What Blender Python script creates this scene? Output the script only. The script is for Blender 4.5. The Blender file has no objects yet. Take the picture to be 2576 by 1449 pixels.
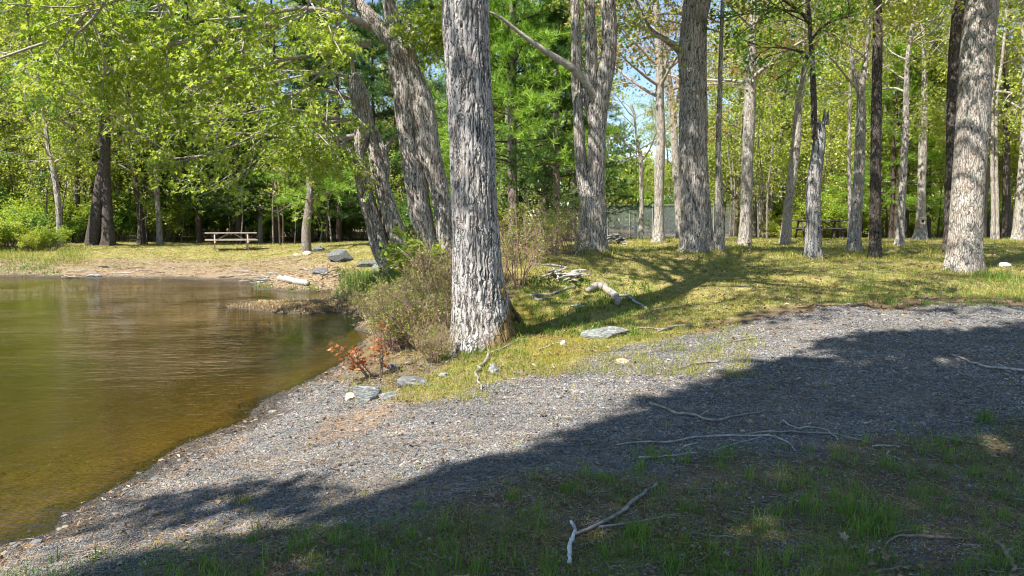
import bpy, math, random
import numpy as np
from mathutils import Vector, Matrix

# ------------------------------------------------------------------ camera, sky, sun, exposure
sc = bpy.context.scene
F = 1900.0                      # focal length in reference pixels (2576 wide)
PITCH = math.atan((724.5 - 560.0) / F)
EYE = 1.6
cd = bpy.data.cameras.new("camera"); cam = bpy.data.objects.new("camera", cd)
sc.collection.objects.link(cam); sc.camera = cam
cd.sensor_width = 36.0; cd.lens = F / 2576.0 * 36.0
cd.clip_start = 0.05; cd.clip_end = 2000.0
cam.location = (0, 0, EYE); cam.rotation_euler = (math.pi / 2 - PITCH, 0, 0)

SUN_EL = math.radians(52.0)
LX, LY = 0.72, 0.69            # horizontal direction the light travels
n_ = math.hypot(LX, LY); LX /= n_; LY /= n_
TOSUN = np.array([-LX * math.cos(SUN_EL), -LY * math.cos(SUN_EL), math.sin(SUN_EL)])
world = bpy.data.worlds.new("World"); sc.world = world; world.use_nodes = True
wn = world.node_tree.nodes; wl = world.node_tree.links
bg = wn["Background"]; sky = wn.new("ShaderNodeTexSky"); sky.sky_type = 'NISHITA'; sky.sun_disc = False
sky.sun_elevation = SUN_EL; sky.sun_rotation = math.atan2(-LX, -LY) % (2 * math.pi)
sky.air_density = 1.0; sky.dust_density = 0.0; sky.ozone_density = 2.0
wl.new(sky.outputs[0], bg.inputs[0]); bg.inputs[1].default_value = 0.09
sd = bpy.data.lights.new("sun", 'SUN'); sun = bpy.data.objects.new("sun", sd); sc.collection.objects.link(sun)
sd.energy = 5.0; sd.angle = math.radians(0.53); sd.color = (1.0, 0.955, 0.88)
sun.rotation_euler = Vector(TOSUN).to_track_quat('Z', 'Y').to_euler()
sc.view_settings.view_transform = 'Standard'; sc.view_settings.look = 'None'
sc.view_settings.exposure = 1.18; sc.view_settings.gamma = 1.0
cy = sc.cycles
cy.max_bounces = 8; cy.diffuse_bounces = 3; cy.glossy_bounces = 3; cy.transmission_bounces = 5; cy.transparent_max_bounces = 12
cy.sample_clamp_indirect = 6.0; cy.use_denoising = True; cy.filter_width = 1.1
cy.caustics_reflective = False; cy.caustics_refractive = False

# ------------------------------------------------------------------ helpers
C = sc.collection
RS = np.random.RandomState
TAB = RS(7).rand(8, 256, 256)

def vn(x, y, seed=0, per=None):
    x = np.asarray(x, float); y = np.asarray(y, float)
    xi = np.floor(x).astype(int); yi = np.floor(y).astype(int); fx = x - xi; fy = y - yi
    fx = fx * fx * (3 - 2 * fx); fy = fy * fy * (3 - 2 * fy)
    T = TAB[seed % 8]; m = per or 256; o = (seed * 37) % 256
    x0 = xi % m; x1 = (xi + 1) % m; y0 = (yi + o) % 256; y1 = (yi + 1 + o) % 256
    a = T[x0 % 256, y0]; b = T[x1 % 256, y0]; c = T[x0 % 256, y1]; d = T[x1 % 256, y1]
    return (a * (1 - fx) + b * fx) * (1 - fy) + (c * (1 - fx) + d * fx) * fy

def fbm(x, y, seed=0, oct=3):
    s = 0; a = 0.5; t = 0
    for k in range(oct):
        s = s + a * vn(x * 2 ** k, y * 2 ** k, seed + k); t += a; a *= 0.5
    return s / t

def sstep(a, b, x):
    t = np.clip((x - a) / (b - a), 0, 1); return t * t * (3 - 2 * t)

def nrm(v):
    return v / np.maximum(np.linalg.norm(v, axis=-1, keepdims=True), 1e-9)

cp, sp = math.cos(PITCH), math.sin(PITCH)
def rays(uv):
    uv = np.asarray(uv, float).reshape(-1, 2)
    xc = (uv[:, 0] - 1288) / F; yc = -(uv[:, 1] - 724.5) / F
    d = np.stack([xc, cp + yc * sp, -sp + yc * cp], 1)
    return d / d[:, 1:2]
def W(u, v, d):                 # reference pixel at forward distance d -> world point
    return np.array([0, 0, EYE]) + rays([(u, v)])[0] * d

WZ = -0.3                       # water level
def onz(u, v, z):
    r = rays([(u, v)])[0]; return np.array([0, 0, EYE]) + r * ((z - EYE) / r[2])

# ------------------------------------------------------------------ terrain heights (thin plate spline through surveyed points)
ctrl = []
for u, v, d in [(2576,1200,4.75),(2576,1000,6.2),(2576,860,8),(2576,790,9),(2576,730,11.5),(2423,680,14),(1745,632,16.5),(2385,637,18),
    (2202,647,16),(2046,650,15.5),(1490,632,15),(2000,602,32),(2500,602,34),(1700,600,31),(1400,603,30),(2300,770,10),(2000,800,9.5),(1800,850,8.5),
    (1600,900,7.9),(1400,950,7.4),(1200,960,7.3),(1000,960,8),(1300,870,8.8),(1190,868,9.2),(1500,840,9.6),(1600,740,12),(1400,700,12.5),
    (1900,700,12.3),(2100,720,11.5),(1600,1000,6.5),(1800,1100,5.4),(1288,1000,6.7),(1000,800,12),(250,640,31),(0,650,30),(580,632,33),
    (580,660,29),(772,634,29),(300,612,38),(600,612,42),(880,700,20),(975,678,17),(1090,665,14),(855,652,22),(930,640,23),(2150,632,19),
    (1976,612,25),(1873,615,24),(1656,612,25),(1808,630,18),(2262,620,22),(1300,640,19)]:
    p = W(u, v, d); ctrl.append((p[0], p[1], p[2]))
for u, v, z in [(1288,1449,0.0),(2576,1449,0.04),(0,1449,-0.22),(1288,1200,0.01),(900,1100,-0.1),(600,1200,-0.14),(400,1300,-0.17),(700,700,-0.2),(880,725,-0.22),
    (0,1365,WZ),(160,1296,WZ),(320,1215,WZ),(480,1130,WZ),(600,1060,WZ),(700,1000,WZ),(790,950,WZ),(870,905,WZ),(905,880,WZ),(930,845,WZ),(915,800,WZ),
    (0,697,WZ),(120,697,WZ),(250,700,WZ),(400,702,WZ),(510,706,WZ),(650,724,WZ),(760,736,WZ),(880,742,WZ),
    (820,746,-0.37),(700,740,-0.37),(560,738,-0.4),
    (560,765,-0.27),(620,768,-0.24),(700,772,-0.22),(780,774,-0.22),(850,772,-0.24),(890,780,-0.26),
    (700,800,-0.38),(600,795,-0.4),(800,805,-0.38),(500,765,-0.38)]:
    p = onz(u, v, z); ctrl.append((p[0], p[1], p[2]))
for p in [(-30,10,-1.2),(-12,8,-1.3),(-8,13,-1.0),(-10,19,-.75),(-20,18,-1.2),(-6,8,-.85),(-4.6,5,-.6),(-5,3,-.7),(-14,0,-1.2),(-5,11,-.7),
          (-3.2,2,-.3),(-3.4,-2,-.3),(-30,26,-.3),(-30,34,.3),(-45,24,-.3),(-45,34,.4),(20,10,.6),(22,20,.85),(20,3,.2),(10,0,.1),(0,-6,.05),(0,0,0),(5,0,.05),
          (-40,60,.8),(45,60,.9),(-15,60,.7),(-2,50,.45),(5,46,.36),(5,55,.3),(10,50,.32),(12,62,.25),(20,62,.25),(0,62,.3),(30,45,.85),(20,75,.5)]:
    ctrl.append(p)
ctrl = np.array(ctrl)
def _k(r2): return np.where(r2 > 1e-12, 0.5 * r2 * np.log(np.maximum(r2, 1e-12)), 0)
_n = len(ctrl); _A = np.zeros((_n + 3, _n + 3))
_A[:_n, :_n] = _k(((ctrl[:, None, :2] - ctrl[None, :, :2]) ** 2).sum(-1)) + np.eye(_n) * 0.02
_A[:_n, _n] = 1; _A[:_n, _n+1:] = ctrl[:, :2]; _A[_n, :_n] = 1; _A[_n+1:, :_n] = ctrl[:, :2].T
_w = np.linalg.solve(_A, np.concatenate([ctrl[:, 2], [0, 0, 0]]))
def H0(x, y):
    x = np.asarray(x, float); y = np.asarray(y, float); sh = x.shape
    x = x.ravel(); y = y.ravel(); out = np.empty(len(x))
    for i in range(0, len(x), 40000):
        a = x[i:i+40000]; b = y[i:i+40000]
        K = _k((a[:, None] - ctrl[None, :, 0]) ** 2 + (b[:, None] - ctrl[None, :, 1]) ** 2)
        out[i:i+40000] = K @ _w[:_n] + _w[_n] + _w[_n+1] * a + _w[_n+2] * b
    r = np.hypot(x, y - 25); t = sstep(32, 60, r)
    far = np.where((x < -3) & (y < 24), -1.2, 0.85)
    far = np.where((x < -3) & (y >= 24) & (y < 32), -1.2 + (y - 24) / 8 * 2.0, far)
    return (np.clip(out, -1.5, 1.15) * (1 - t) + far * t).reshape(sh)
def H(x, y):
    x = np.asarray(x, float); y = np.asarray(y, float)
    return H0(x, y) + (fbm(x / 0.9, y / 0.9, 1) - .5) * 0.10 * (1 + .8 * sstep(8, 12, y)) + (fbm(x / 0.16, y / 0.16, 2) - .5) * 0.022
def G(uv):                      # reference pixels -> points on the ground
    uv = np.asarray(uv, float).reshape(-1, 2); r = rays(uv)
    ys = np.geomspace(2.0, 90, 260)
    P = r[:, None, :] * ys[None, :, None] + np.array([0, 0, EYE])
    below = P[..., 2] < H(P[..., 0], P[..., 1])
    idx = np.argmax(below, 1); idx = np.where(below.any(1), np.maximum(idx, 1), len(ys) - 1)
    lo = ys[idx - 1]; hi = ys[idx]
    for _ in range(9):
        m = (lo + hi) / 2; p = r * m[:, None] + np.array([0, 0, EYE]); b = p[:, 2] < H(p[:, 0], p[:, 1])
        hi = np.where(b, m, hi); lo = np.where(b, lo, m)
    return r * hi[:, None] + np.array([0, 0, EYE])
def poly(uv): return G(uv)[:, :2]
def inpoly(x, y, P):            # signed distance, positive inside
    d = np.full(x.shape, 1e9); ins = np.zeros(x.shape, bool); n = len(P)
    for i in range(n):
        ax, ay = P[i]; bx, by = P[(i + 1) % n]; ex, ey = bx - ax, by - ay
        t = np.clip(((x - ax) * ex + (y - ay) * ey) / (ex * ex + ey * ey + 1e-12), 0, 1)
        d = np.minimum(d, np.hypot(x - ax - t * ex, y - ay - t * ey))
        c = ((ay > y) != (by > y)) & (x < (bx - ax) * (y - ay) / (by - ay + 1e-12) + ax); ins ^= c
    return np.where(ins, d, -d)

# ------------------------------------------------------------------ mesh helpers
def make_mesh(name, parts, mat=None, origin=(0, 0, 0), smooth=False, attrs=None):
    me = bpy.data.meshes.new(name)
    V = np.concatenate([p[0] for p in parts]).astype(np.float32) - np.array(origin, np.float32)
    idx = []; starts = []; tot = []; off = 0; l = 0
    for v, f in parts:
        fs = f if isinstance(f, list) else [f]
        for q in fs:
            q = np.asarray(q)
            if len(q) == 0: continue
            idx.append((q + off).ravel()); n, k = q.shape
            starts.append(l + np.arange(n) * k); tot.append(np.full(n, k)); l += n * k
        off += len(v)
    idx = np.concatenate(idx).astype(np.int32); starts = np.concatenate(starts).astype(np.int32); tot = np.concatenate(tot).astype(np.int32)
    me.vertices.add(len(V)); me.vertices.foreach_set("co", V.ravel())
    me.loops.add(len(idx)); me.loops.foreach_set("vertex_index", idx)
    me.polygons.add(len(starts)); me.polygons.foreach_set("loop_start", starts); me.polygons.foreach_set("loop_total", tot)
    me.update(calc_edges=True); me.validate()
    me.polygons.foreach_set("use_smooth", np.full(len(me.polygons), smooth))
    for k, a in (attrs or {}).items():
        at = me.attributes.new(k, 'FLOAT', 'POINT'); at.data.foreach_set("value", np.asarray(a, np.float32))
    if mat: me.materials.append(mat)
    return me
def tag(o, label=None, cat=None, group=None, kind=None):
    for k, v in (("label", label), ("category", cat), ("group", group), ("kind", kind)):
        if v: o[k] = v
    return o
def link(name, me, parent=None, loc=(0, 0, 0)):
    o = bpy.data.objects.new(name, me); C.objects.link(o); o.location = loc
    if parent: o.parent = parent
    return o
def empty(name, loc, rz=0):
    o = bpy.data.objects.new(name, None); C.objects.link(o); o.location = loc; o.rotation_euler = (0, 0, rz); o.empty_display_size = .2
    return o
def copy_tree(root, loc, rz=0, s=1.0, label=None, cat=None, group=None, mats=None):
    r = root.copy(); C.objects.link(r); r.location = loc; r.rotation_euler = (0, 0, rz)
    r.scale = (s, s, s) if not isinstance(s, tuple) else s
    if label: r['label'] = label
    if group: r['group'] = group
    for ch in list(root.children):
        c = ch.copy(); C.objects.link(c); c.parent = r
        if mats and ch.name.split('.')[0] in mats:
            c.material_slots[0].link = 'OBJECT'; c.material_slots[0].material = mats[ch.name.split('.')[0]]
    return r

def crom(P, n):                 # smooth resample of a polyline (any columns)
    P = np.asarray(P, float); m = len(P)
    if m == 2: t = np.linspace(0, 1, n)[:, None]; return P[0] * (1 - t) + P[1] * t
    Q = np.vstack([2 * P[0] - P[1], P, 2 * P[-1] - P[-2]])
    seg = np.linalg.norm(np.diff(P[:, :3], axis=0), axis=1); cum = np.concatenate([[0], np.cumsum(seg)])
    s = np.linspace(0, cum[-1], n); i = np.clip(np.searchsorted(cum, s, side='right') - 1, 0, m - 2)
    t = ((s - cum[i]) / np.maximum(seg[i], 1e-9))[:, None]
    a, b, c, d = Q[i], Q[i + 1], Q[i + 2], Q[i + 3]
    return 0.5 * (2 * b + (c - a) * t + (2 * a - 5 * b + 4 * c - d) * t ** 2 + (3 * b - a - 3 * c + d) * t ** 3)

def tubes(P, R, sides=5, cap=False):   # P (M,K,3), R (M,K)
    P = np.asarray(P, float); R = np.asarray(R, float)
    if P.ndim == 2: P = P[None]; R = R[None]
    M, K, _ = P.shape
    T = nrm(np.gradient(P, axis=1)); avg = nrm(P[:, -1] - P[:, 0])
    ref = np.where(np.abs(avg[:, 2:3]) > .8, np.array([[1., 0, 0]]), np.array([[0, 0, 1.]]))[:, None, :]
    A = nrm(np.cross(T, ref)); B = np.cross(T, A)
    th = np.arange(sides) / sides * 2 * np.pi
    V = P[:, :, None, :] + R[:, :, None, None] * (np.cos(th)[None, None, :, None] * A[:, :, None, :] + np.sin(th)[None, None, :, None] * B[:, :, None, :])
    i = np.arange(M)[:, None, None] * K * sides; k = np.arange(K - 1)[None, :, None] * sides; s = np.arange(sides)[None, None, :]; s2 = (s + 1) % sides
    Fq = np.stack([i + k + s, i + k + s2, i + k + sides + s2, i + k + sides + s], -1).reshape(-1, 4)
    fs = [Fq]
    if cap:
        b = np.arange(M)[:, None] * K * sides
        fs.append(b + np.arange(sides)[::-1][None, :]); fs.append(b + (K - 1) * sides + np.arange(sides)[None, :])
    return V.reshape(-1, 3), fs

def trunk_mesh(P, R, sides=72, step=.06, cell=.05, depth=.012, flare=0.0, lobes=5, seed=0, vstretch=7.0, lump=.05, fh=.3):
    """One furrowed stem. Returns verts, faces, bark height attribute."""
    P = np.asarray(P, float); R = np.asarray(R, float)
    L = np.linalg.norm(np.diff(P, axis=0), axis=1).sum(); n = max(8, int(L / step))
    Q = crom(np.hstack([P, R[:, None]]), n); P = Q[:, :3]; R = np.maximum(Q[:, 3], .004)
    T = nrm(np.gradient(P, axis=0)); ref = np.array([1., 0, 0]) if abs(nrm(P[-1] - P[0])[0]) < .8 else np.array([0, 0, 1.])
    A = nrm(ref - (T * ref).sum(1, keepdims=True) * T); B = np.cross(T, A)
    th = np.arange(sides) / sides * 2 * np.pi
    s = np.linspace(0, L, n)[:, None]; TH = th[None, :]
    rm = R[:max(3, n // 3)].mean(); nc = max(6, int(2 * np.pi * rm / cell))
    xx = TH / (2 * np.pi) * nc + 0 * s
    warp = (vn(xx * .5, s / cell / 2, seed + 3, max(3, nc // 2)) - .5) * 1.2
    yy = s / (cell * vstretch)
    a = vn(xx + warp, yy + 0 * TH, seed, nc); b = vn(xx * 2 + warp, yy * 1.9 + 0 * TH, seed + 1, nc * 2)
    f = 1 - np.abs(2 * (a * .65 + b * .35) - 1) * 1.0          # 1 in furrows
    f = sstep(.68, .98, f)
    plate = vn(xx * .9 + 7 , s / (cell * 1.6) + warp, seed + 2, max(3, int(nc * .9)))
    f = np.maximum(f, sstep(.86, .97, 1 - np.abs(2 * plate - 1)) * .35)
    h = 1 - f
    big = (vn(TH / (2 * np.pi) * 5, s / .7, seed + 4, 5) - .5) * 2 * lump * .6
    fl = flare * np.exp(-s / fh) * (0.45 + 1.1 * np.maximum(np.cos(lobes * TH + seed + .6 * np.sin(2 * TH)), 0) ** 1.6) * (1 + .5 * (vn(TH / 6.2832 * 7, s * 2, seed + 5, 7) - .5)) if flare else 0
    rr = R[:, None] * (1 + big + fl) + (h - .6) * depth * np.minimum(1, R[:, None] / .08)
    V = P[:, None, :] + rr[..., None] * (np.cos(th)[None, :, None] * A[:, None, :] + np.sin(th)[None, :, None] * B[:, None, :])
    k = np.arange(n - 1)[:, None] * sides; q = np.arange(sides)[None, :]; q2 = (q + 1) % sides
    Fq = np.stack([k + q, k + q2, k + sides + q2, k + sides + q], -1).reshape(-1, 4)
    return V.reshape(-1, 3), [Fq, (n - 1) * sides + np.arange(sides)[None, :]], h.ravel()

# ---- branching
def branchset(P0, D, L, R0, K, rng, wander=.18, droop=.0, tip=.25):
    M = len(P0); P = np.zeros((M, K, 3)); P[:, 0] = P0; d = nrm(D)
    for k in range(1, K):
        d = nrm(d + rng.randn(M, 3) * wander + np.array([0, 0, -droop]))
        P[:, k] = P[:, k-1] + d * (L / (K - 1))[:, None]
    return P, R0[:, None] * np.linspace(1, tip, K)[None, :]
def spawn(P, R, n, rng, tmin=.2, ang=(35, 70), lf=(.35, .6), K=5, rf=.55, wander=.2, droop=.05, flat=.5, L=None, bias=None):
    M, KK, _ = P.shape; N = M * n; m = np.repeat(np.arange(M), n)
    t = tmin + (1 - tmin) * ((np.tile(np.arange(n), M) + rng.rand(N)) / n); x = t * (KK - 1)
    i = np.minimum(x.astype(int), KK - 2); f = (x - i)[:, None]
    p = P[m, i] * (1 - f) + P[m, i+1] * f; T = nrm(P[m, i+1] - P[m, i])
    r = R[m, i] * (1 - f[:, 0]) + R[m, i+1] * f[:, 0]
    q = rng.randn(N, 3); q[:, 2] *= (1 - flat); q = nrm(q - (q * T).sum(1, keepdims=True) * T)
    a = np.radians(rng.uniform(ang[0], ang[1], N))[:, None]; D = T * np.cos(a) + q * np.sin(a)
    if bias is not None: D = D + np.array(bias)
    plen = np.linalg.norm(P[:, -1] - P[:, 0], axis=1)[m] if L is None else np.full(N, L)
    Ln = plen * rng.uniform(lf[0], lf[1], N) * (1.15 - .5 * t)
    return branchset(p, D, Ln, np.maximum(r * rf, .003), K, rng, wander, droop)

# ---- leaves
TEMPL = {
 'quad': (np.array([[0,0,0],[.45,.36,.10],[1,0,-.06],[.45,-.36,.10]]), [np.array([[0,1,2],[0,2,3]])]),
 'maple': (np.array([[0,0,0],[.02,.36,.05],[.34,.22,.04],[.62,.48,.05],[.6,.14,.02],[1,0,-.12],[.6,-.14,.02],[.62,-.48,.05],[.34,-.22,.04],[.02,-.36,.05]]),
           [np.array([[0,5,4,3,2,1],[0,9,8,7,6,5]])]),
 'needle': (np.array([[0,.045,0],[0,-.045,0],[1,0,-.05]]), [np.array([[0,1,2]])]),
}
def leaves(P, A, Nn, S, kind='quad'):
    """P base points, A axis dirs, Nn approx normals, S sizes."""
    T, fs = TEMPL[kind]; A = nrm(A); B = nrm(np.cross(Nn, A)); N2 = np.cross(A, B)
    V = P[:, None, :] + S[:, None, None] * (T[None, :, 0:1] * A[:, None, :] + T[None, :, 1:2] * B[:, None, :] + T[None, :, 2:3] * N2[:, None, :])
    k = len(T); o = np.arange(len(P))[:, None, None] * k
    return V.reshape(-1, 3), [(o + f[None]).reshape(-1, f.shape[1]) for f in fs]
def leafclusters(anc, rng, per=4, size=(.07, .11), spread=.10, kind='quad', droop=.7):
    N = len(anc) * per; P = np.repeat(anc, per, axis=0) + rng.randn(N, 3) * spread * np.array([1, 1, .6])
    A = rng.randn(N, 3); A[:, 2] = A[:, 2] * .5 - droop; Nn = rng.randn(N, 3) * .55 + np.array([0, 0, 1.0])
    return leaves(P, A, Nn, rng.uniform(size[0], size[1], N), kind)
def needles(anc, dirs, rng, per=14, size=(.09, .15)):
    N = len(anc) * per; P = np.repeat(anc, per, 0) + rng.randn(N, 3) * .02; A = nrm(np.repeat(dirs, per, 0)) * .75 + rng.randn(N, 3) * .6 + np.array([0, 0, .15])
    return leaves(P, A, rng.randn(N, 3), rng.uniform(size[0], size[1], N), 'needle')

# ------------------------------------------------------------------ materials
def mat(name):
    m = bpy.data.materials.new(name); m.use_nodes = True; nt = m.node_tree
    for n in list(nt.nodes): nt.nodes.remove(n)
    return m, nt, nt.nodes, nt.links
def node(nt, t, ins=None, **kw):
    n = nt.nodes.new(t)
    for k, v in kw.items(): setattr(n, k, v)
    for k, v in (ins or {}).items():
        if isinstance(v, bpy.types.NodeSocket): nt.links.new(v, n.inputs[k])
        else: n.inputs[k].default_value = v
    return n
def ramp(nt, fac, stops, interp='LINEAR'):
    r = nt.nodes.new("ShaderNodeValToRGB"); r.color_ramp.interpolation = interp; e = r.color_ramp.elements
    while len(e) < len(stops): e.new(.5)
    for i, (p, c) in enumerate(stops): e[i].position = p; e[i].color = (*c, 1) if len(c) == 3 else c
    nt.links.new(fac, r.inputs[0]); return r.outputs[0]
def mix(nt, f, a, b, mode='MIX'):
    n = nt.nodes.new("ShaderNodeMix"); n.data_type = 'RGBA'; n.blend_type = mode
    for s, v in ((0, f), (6, a), (7, b)):
        if isinstance(v, bpy.types.NodeSocket): nt.links.new(v, n.inputs[s])
        else: n.inputs[s].default_value = v if s == 0 else ((*v, 1) if len(v) == 3 else v)
    return n.outputs[2]
def noise(nt, co, scale, detail=4, rough=.6, out=0):
    n = node(nt, "ShaderNodeTexNoise", {"Scale": scale, "Detail": detail, "Roughness": rough}); nt.links.new(co, n.inputs[0]); return n.outputs[out]
def mapping(nt, co, scale=(1, 1, 1), rot=(0, 0, 0)):
    n = node(nt, "ShaderNodeMapping", {"Scale": scale, "Rotation": rot}); nt.links.new(co, n.inputs[0]); return n.outputs[0]
def math_(nt, op, a, b=0.0, c=None):
    n = nt.nodes.new("ShaderNodeMath"); n.operation = op
    for i, v in enumerate((a, b) if c is None else (a, b, c)):
        if isinstance(v, bpy.types.NodeSocket): nt.links.new(v, n.inputs[i])
        else: n.inputs[i].default_value = v
    return n.outputs[0]
def attr(nt, name): return node(nt, "ShaderNodeAttribute", attribute_name=name).outputs["Fac"]
def finish(nt, col, rough=.85, bump=None, bstr=.5, bdist=.02, spec=.25, normal=None):
    b = node(nt, "ShaderNodeBsdfPrincipled", {"Roughness": rough, "Specular IOR Level": spec})
    if isinstance(col, bpy.types.NodeSocket): nt.links.new(col, b.inputs["Base Color"])
    else: b.inputs["Base Color"].default_value = (*col, 1)
    if bump is not None:
        bp = node(nt, "ShaderNodeBump", {"Strength": bstr, "Distance": bdist, "Height": bump}); nt.links.new(bp.outputs[0], b.inputs["Normal"])
    o = nt.nodes.new("ShaderNodeOutputMaterial"); nt.links.new(b.outputs[0], o.inputs[0]); return b

def bark_mat(name, light, dark, lichen=(.30, .32, .22), lich=.35, warm=(.20, .13, .09), useattr=True, scale=1.0, contrast=1.0, cell=26.0, zs=.28, aw=.45, moss=False):
    m, nt, N, L = mat(name); co = node(nt, "ShaderNodeTexCoord").outputs["Object"]
    dist = node(nt, "ShaderNodeVectorMath", operation='MULTIPLY_ADD'); L.new(noise(nt, co, 11 * scale, 3, out=1), dist.inputs[0]); dist.inputs[1].default_value = (.10, .10, .10); L.new(co, dist.inputs[2])
    v = mapping(nt, dist.outputs[0], (1, 1, .22)); n1 = noise(nt, v, 30 * scale, 6, .7);
    vo = node(nt, "ShaderNodeTexVoronoi", {"Scale": cell * scale}, feature='DISTANCE_TO_EDGE'); L.new(mapping(nt, dist.outputs[0], (1, 1, zs)), vo.inputs[0])
    crack = ramp(nt, vo.outputs[0], [(.0, (0,)*3), (.05, (.5,)*3), (.13, (1,)*3)]); n2 = noise(nt, co, 3.2 * scale, 3); n3 = noise(nt, co, 55, 3); n4 = noise(nt, co, 9 * scale, 4, .7)
    if useattr: h = math_(nt, 'MULTIPLY', math_(nt, 'ADD', math_(nt, 'MULTIPLY', attr(nt, "bark"), aw), 1 - aw), crack)
    else: h = crack
    hh = math_(nt, 'ADD', h, math_(nt, 'MULTIPLY', math_(nt, 'SUBTRACT', n1, .5), 1.7 * contrast))
    c = ramp(nt, hh, [(.12, dark), (.38, tuple(.6 * a + .4 * b for a, b in zip(light, dark))), (.72, light)])
    c = mix(nt, math_(nt, 'MULTIPLY', ramp(nt, n2, [(.5, (0,)*3), (.62, (1,)*3)]), .45), c, warm)
    c = mix(nt, math_(nt, 'MULTIPLY', ramp(nt, n4, [(.55, (0,)*3), (.63, (1,)*3)]), lich), c, lichen)
    if moss:
        so = node(nt, "ShaderNodeSeparateXYZ", {0: co}); mz = node(nt, "ShaderNodeMapRange", {"Value": math_(nt, 'ADD', so.outputs[2], math_(nt, 'MULTIPLY', so.outputs[0], -1.3)), "From Min": -.35, "From Max": .20, "To Min": .60, "To Max": .0}).outputs[0]
        c = mix(nt, ramp(nt, math_(nt, 'ADD', mz, math_(nt, 'MULTIPLY', n4, .35)), [(.46, (0,)*3), (.62, (.9,)*3)]), c, mix(nt, n3, (.10, .08, .03), (.32, .19, .05)))
    c = mix(nt, .55, c, ramp(nt, n3, [(.3, (.5,)*3), (.6, (1.0,)*3)]), 'MULTIPLY')
    bh = math_(nt, 'ADD', math_(nt, 'MULTIPLY', n1, 1.0), math_(nt, 'MULTIPLY', n3, .5))
    bh = math_(nt, 'ADD', bh, math_(nt, 'MULTIPLY', crack, 1.2))
    finish(nt, c, .92, bh, 1.0, .014, .15); return m

def leaf_mat(name, cols, trans, tw=.5, nscale=.6, gloss=.03):
    """cols: three base colours spread over the leaves; trans: colour of light coming through."""
    m, nt, N, L = mat(name); g = node(nt, "ShaderNodeNewGeometry"); ri = g.outputs["Random Per Island"]
    co = g.outputs["Position"]; n = noise(nt, co, nscale, 2)
    f = math_(nt, 'ADD', math_(nt, 'MULTIPLY', ri, .6), math_(nt, 'MULTIPLY', math_(nt, 'SUBTRACT', n, .3), 1.0))
    c = ramp(nt, f, [(.1, cols[0]), (.5, cols[1]), (.9, cols[2])])
    d = node(nt, "ShaderNodeBsdfDiffuse", {"Color": c}); t = node(nt, "ShaderNodeBsdfTranslucent", {"Color": mix(nt, .5, c, trans)})
    mx = node(nt, "ShaderNodeMixShader", {0: tw, 1: d.outputs[0], 2: t.outputs[0]})
    gl = node(nt, "ShaderNodeBsdfGlossy", {"Color": (1, 1, 1, 1), "Roughness": .42}); m2 = node(nt, "ShaderNodeMixShader", {0: gloss, 1: mx.outputs[0], 2: gl.outputs[0]})
    o = nt.nodes.new("ShaderNodeOutputMaterial"); L.new(m2.outputs[0], o.inputs[0]); return m

M = {}
M['bark_pale'] = bark_mat("bark_pale", (.56, .535, .51), (.06, .052, .047), (.34, .36, .25), .28, (.38, .31, .27), cell=24.0, zs=.10, aw=.5)
M['bark_main'] = bark_mat("bark_main", (.50, .475, .45), (.085, .073, .065), (.36, .38, .27), .28, (.38, .31, .27), cell=22.0, zs=.055, aw=.6, moss=True)
M['bark_grey'] = bark_mat("bark_grey", (.52, .47, .42), (.065, .055, .048), (.29, .32, .22), .4, (.29, .21, .165), cell=24, zs=.07)
M['bark_tan'] = bark_mat("bark_tan", (.54, .485, .425), (.09, .075, .062), (.36, .39, .29), .6, (.36, .26, .19), cell=30, zs=.11, aw=.4, contrast=.85)
M['bark_dark'] = bark_mat("bark_dark", (.15, .125, .11), (.025, .02, .018), (.14, .15, .10), .3, (.10, .07, .05))
M['bark_far'] = bark_mat("bark_far", (.34, .30, .25), (.09, .07, .06), (.26, .28, .18), .35, (.24, .16, .10), useattr=False)
M['bark_far_dark'] = bark_mat("bark_far_dark", (.13, .10, .08), (.025, .02, .015), (.13, .13, .09), .3, (.08, .06, .04), useattr=False)
M['deadwood'] = bark_mat("deadwood", (.55, .51, .47), (.10, .085, .075), (.36, .36, .28), .25, (.30, .22, .16), useattr=False, scale=1.6)
M['deadwood_white'] = bark_mat("deadwood_white", (.78, .77, .74), (.2, .18, .16), (.5, .52, .45), .15, (.45, .38, .32), useattr=False, scale=1.6, contrast=.7)
M['deadwood_brown'] = bark_mat("deadwood_brown", (.30, .24, .18), (.05, .04, .03), (.28, .27, .18), .25, (.16, .10, .06), useattr=False, scale=1.6)
def wood_mat(name, a, b, c):
    m, nt, N, L = mat(name); co = node(nt, "ShaderNodeTexCoord").outputs["Object"]
    n1 = noise(nt, co, 22, 5, .7); n2 = noise(nt, co, 6, 3)
    col = mix(nt, ramp(nt, n1, [(.42, (0,)*3), (.62, (1,)*3)]), a, b); col = mix(nt, ramp(nt, n2, [(.55, (0,)*3), (.65, (.8,)*3)]), col, c)
    finish(nt, col, .85, n1, .5, .004); return m
M['deadwood'] = wood_mat("deadwood_grey", (.34, .31, .27), (.17, .145, .12), (.27, .26, .18))
M['deadwood_white'] = wood_mat("deadwood_bleached", (.44, .42, .39), (.25, .23, .20), (.22, .18, .145))
M['deadwood_brown'] = wood_mat("deadwood_bark", (.30, .23, .17), (.15, .11, .08), (.34, .32, .24))
M['branch_pale'] = wood_mat("branch_pale", (.42, .37, .33), (.22, .18, .155), (.32, .33, .26))
M['birch'] = wood_mat("birch_white", (.72, .71, .69), (.55, .54, .52), (.30, .26, .22))
M['twig'] = wood_mat("twig_reddish", (.34, .22, .17), (.20, .12, .09), (.40, .34, .28))
M['weathered'] = bark_mat("weathered", (.36, .35, .34), (.05, .045, .042), (.3, .3, .28), .1, (.25, .20, .17), cell=14, zs=.05)
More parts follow.
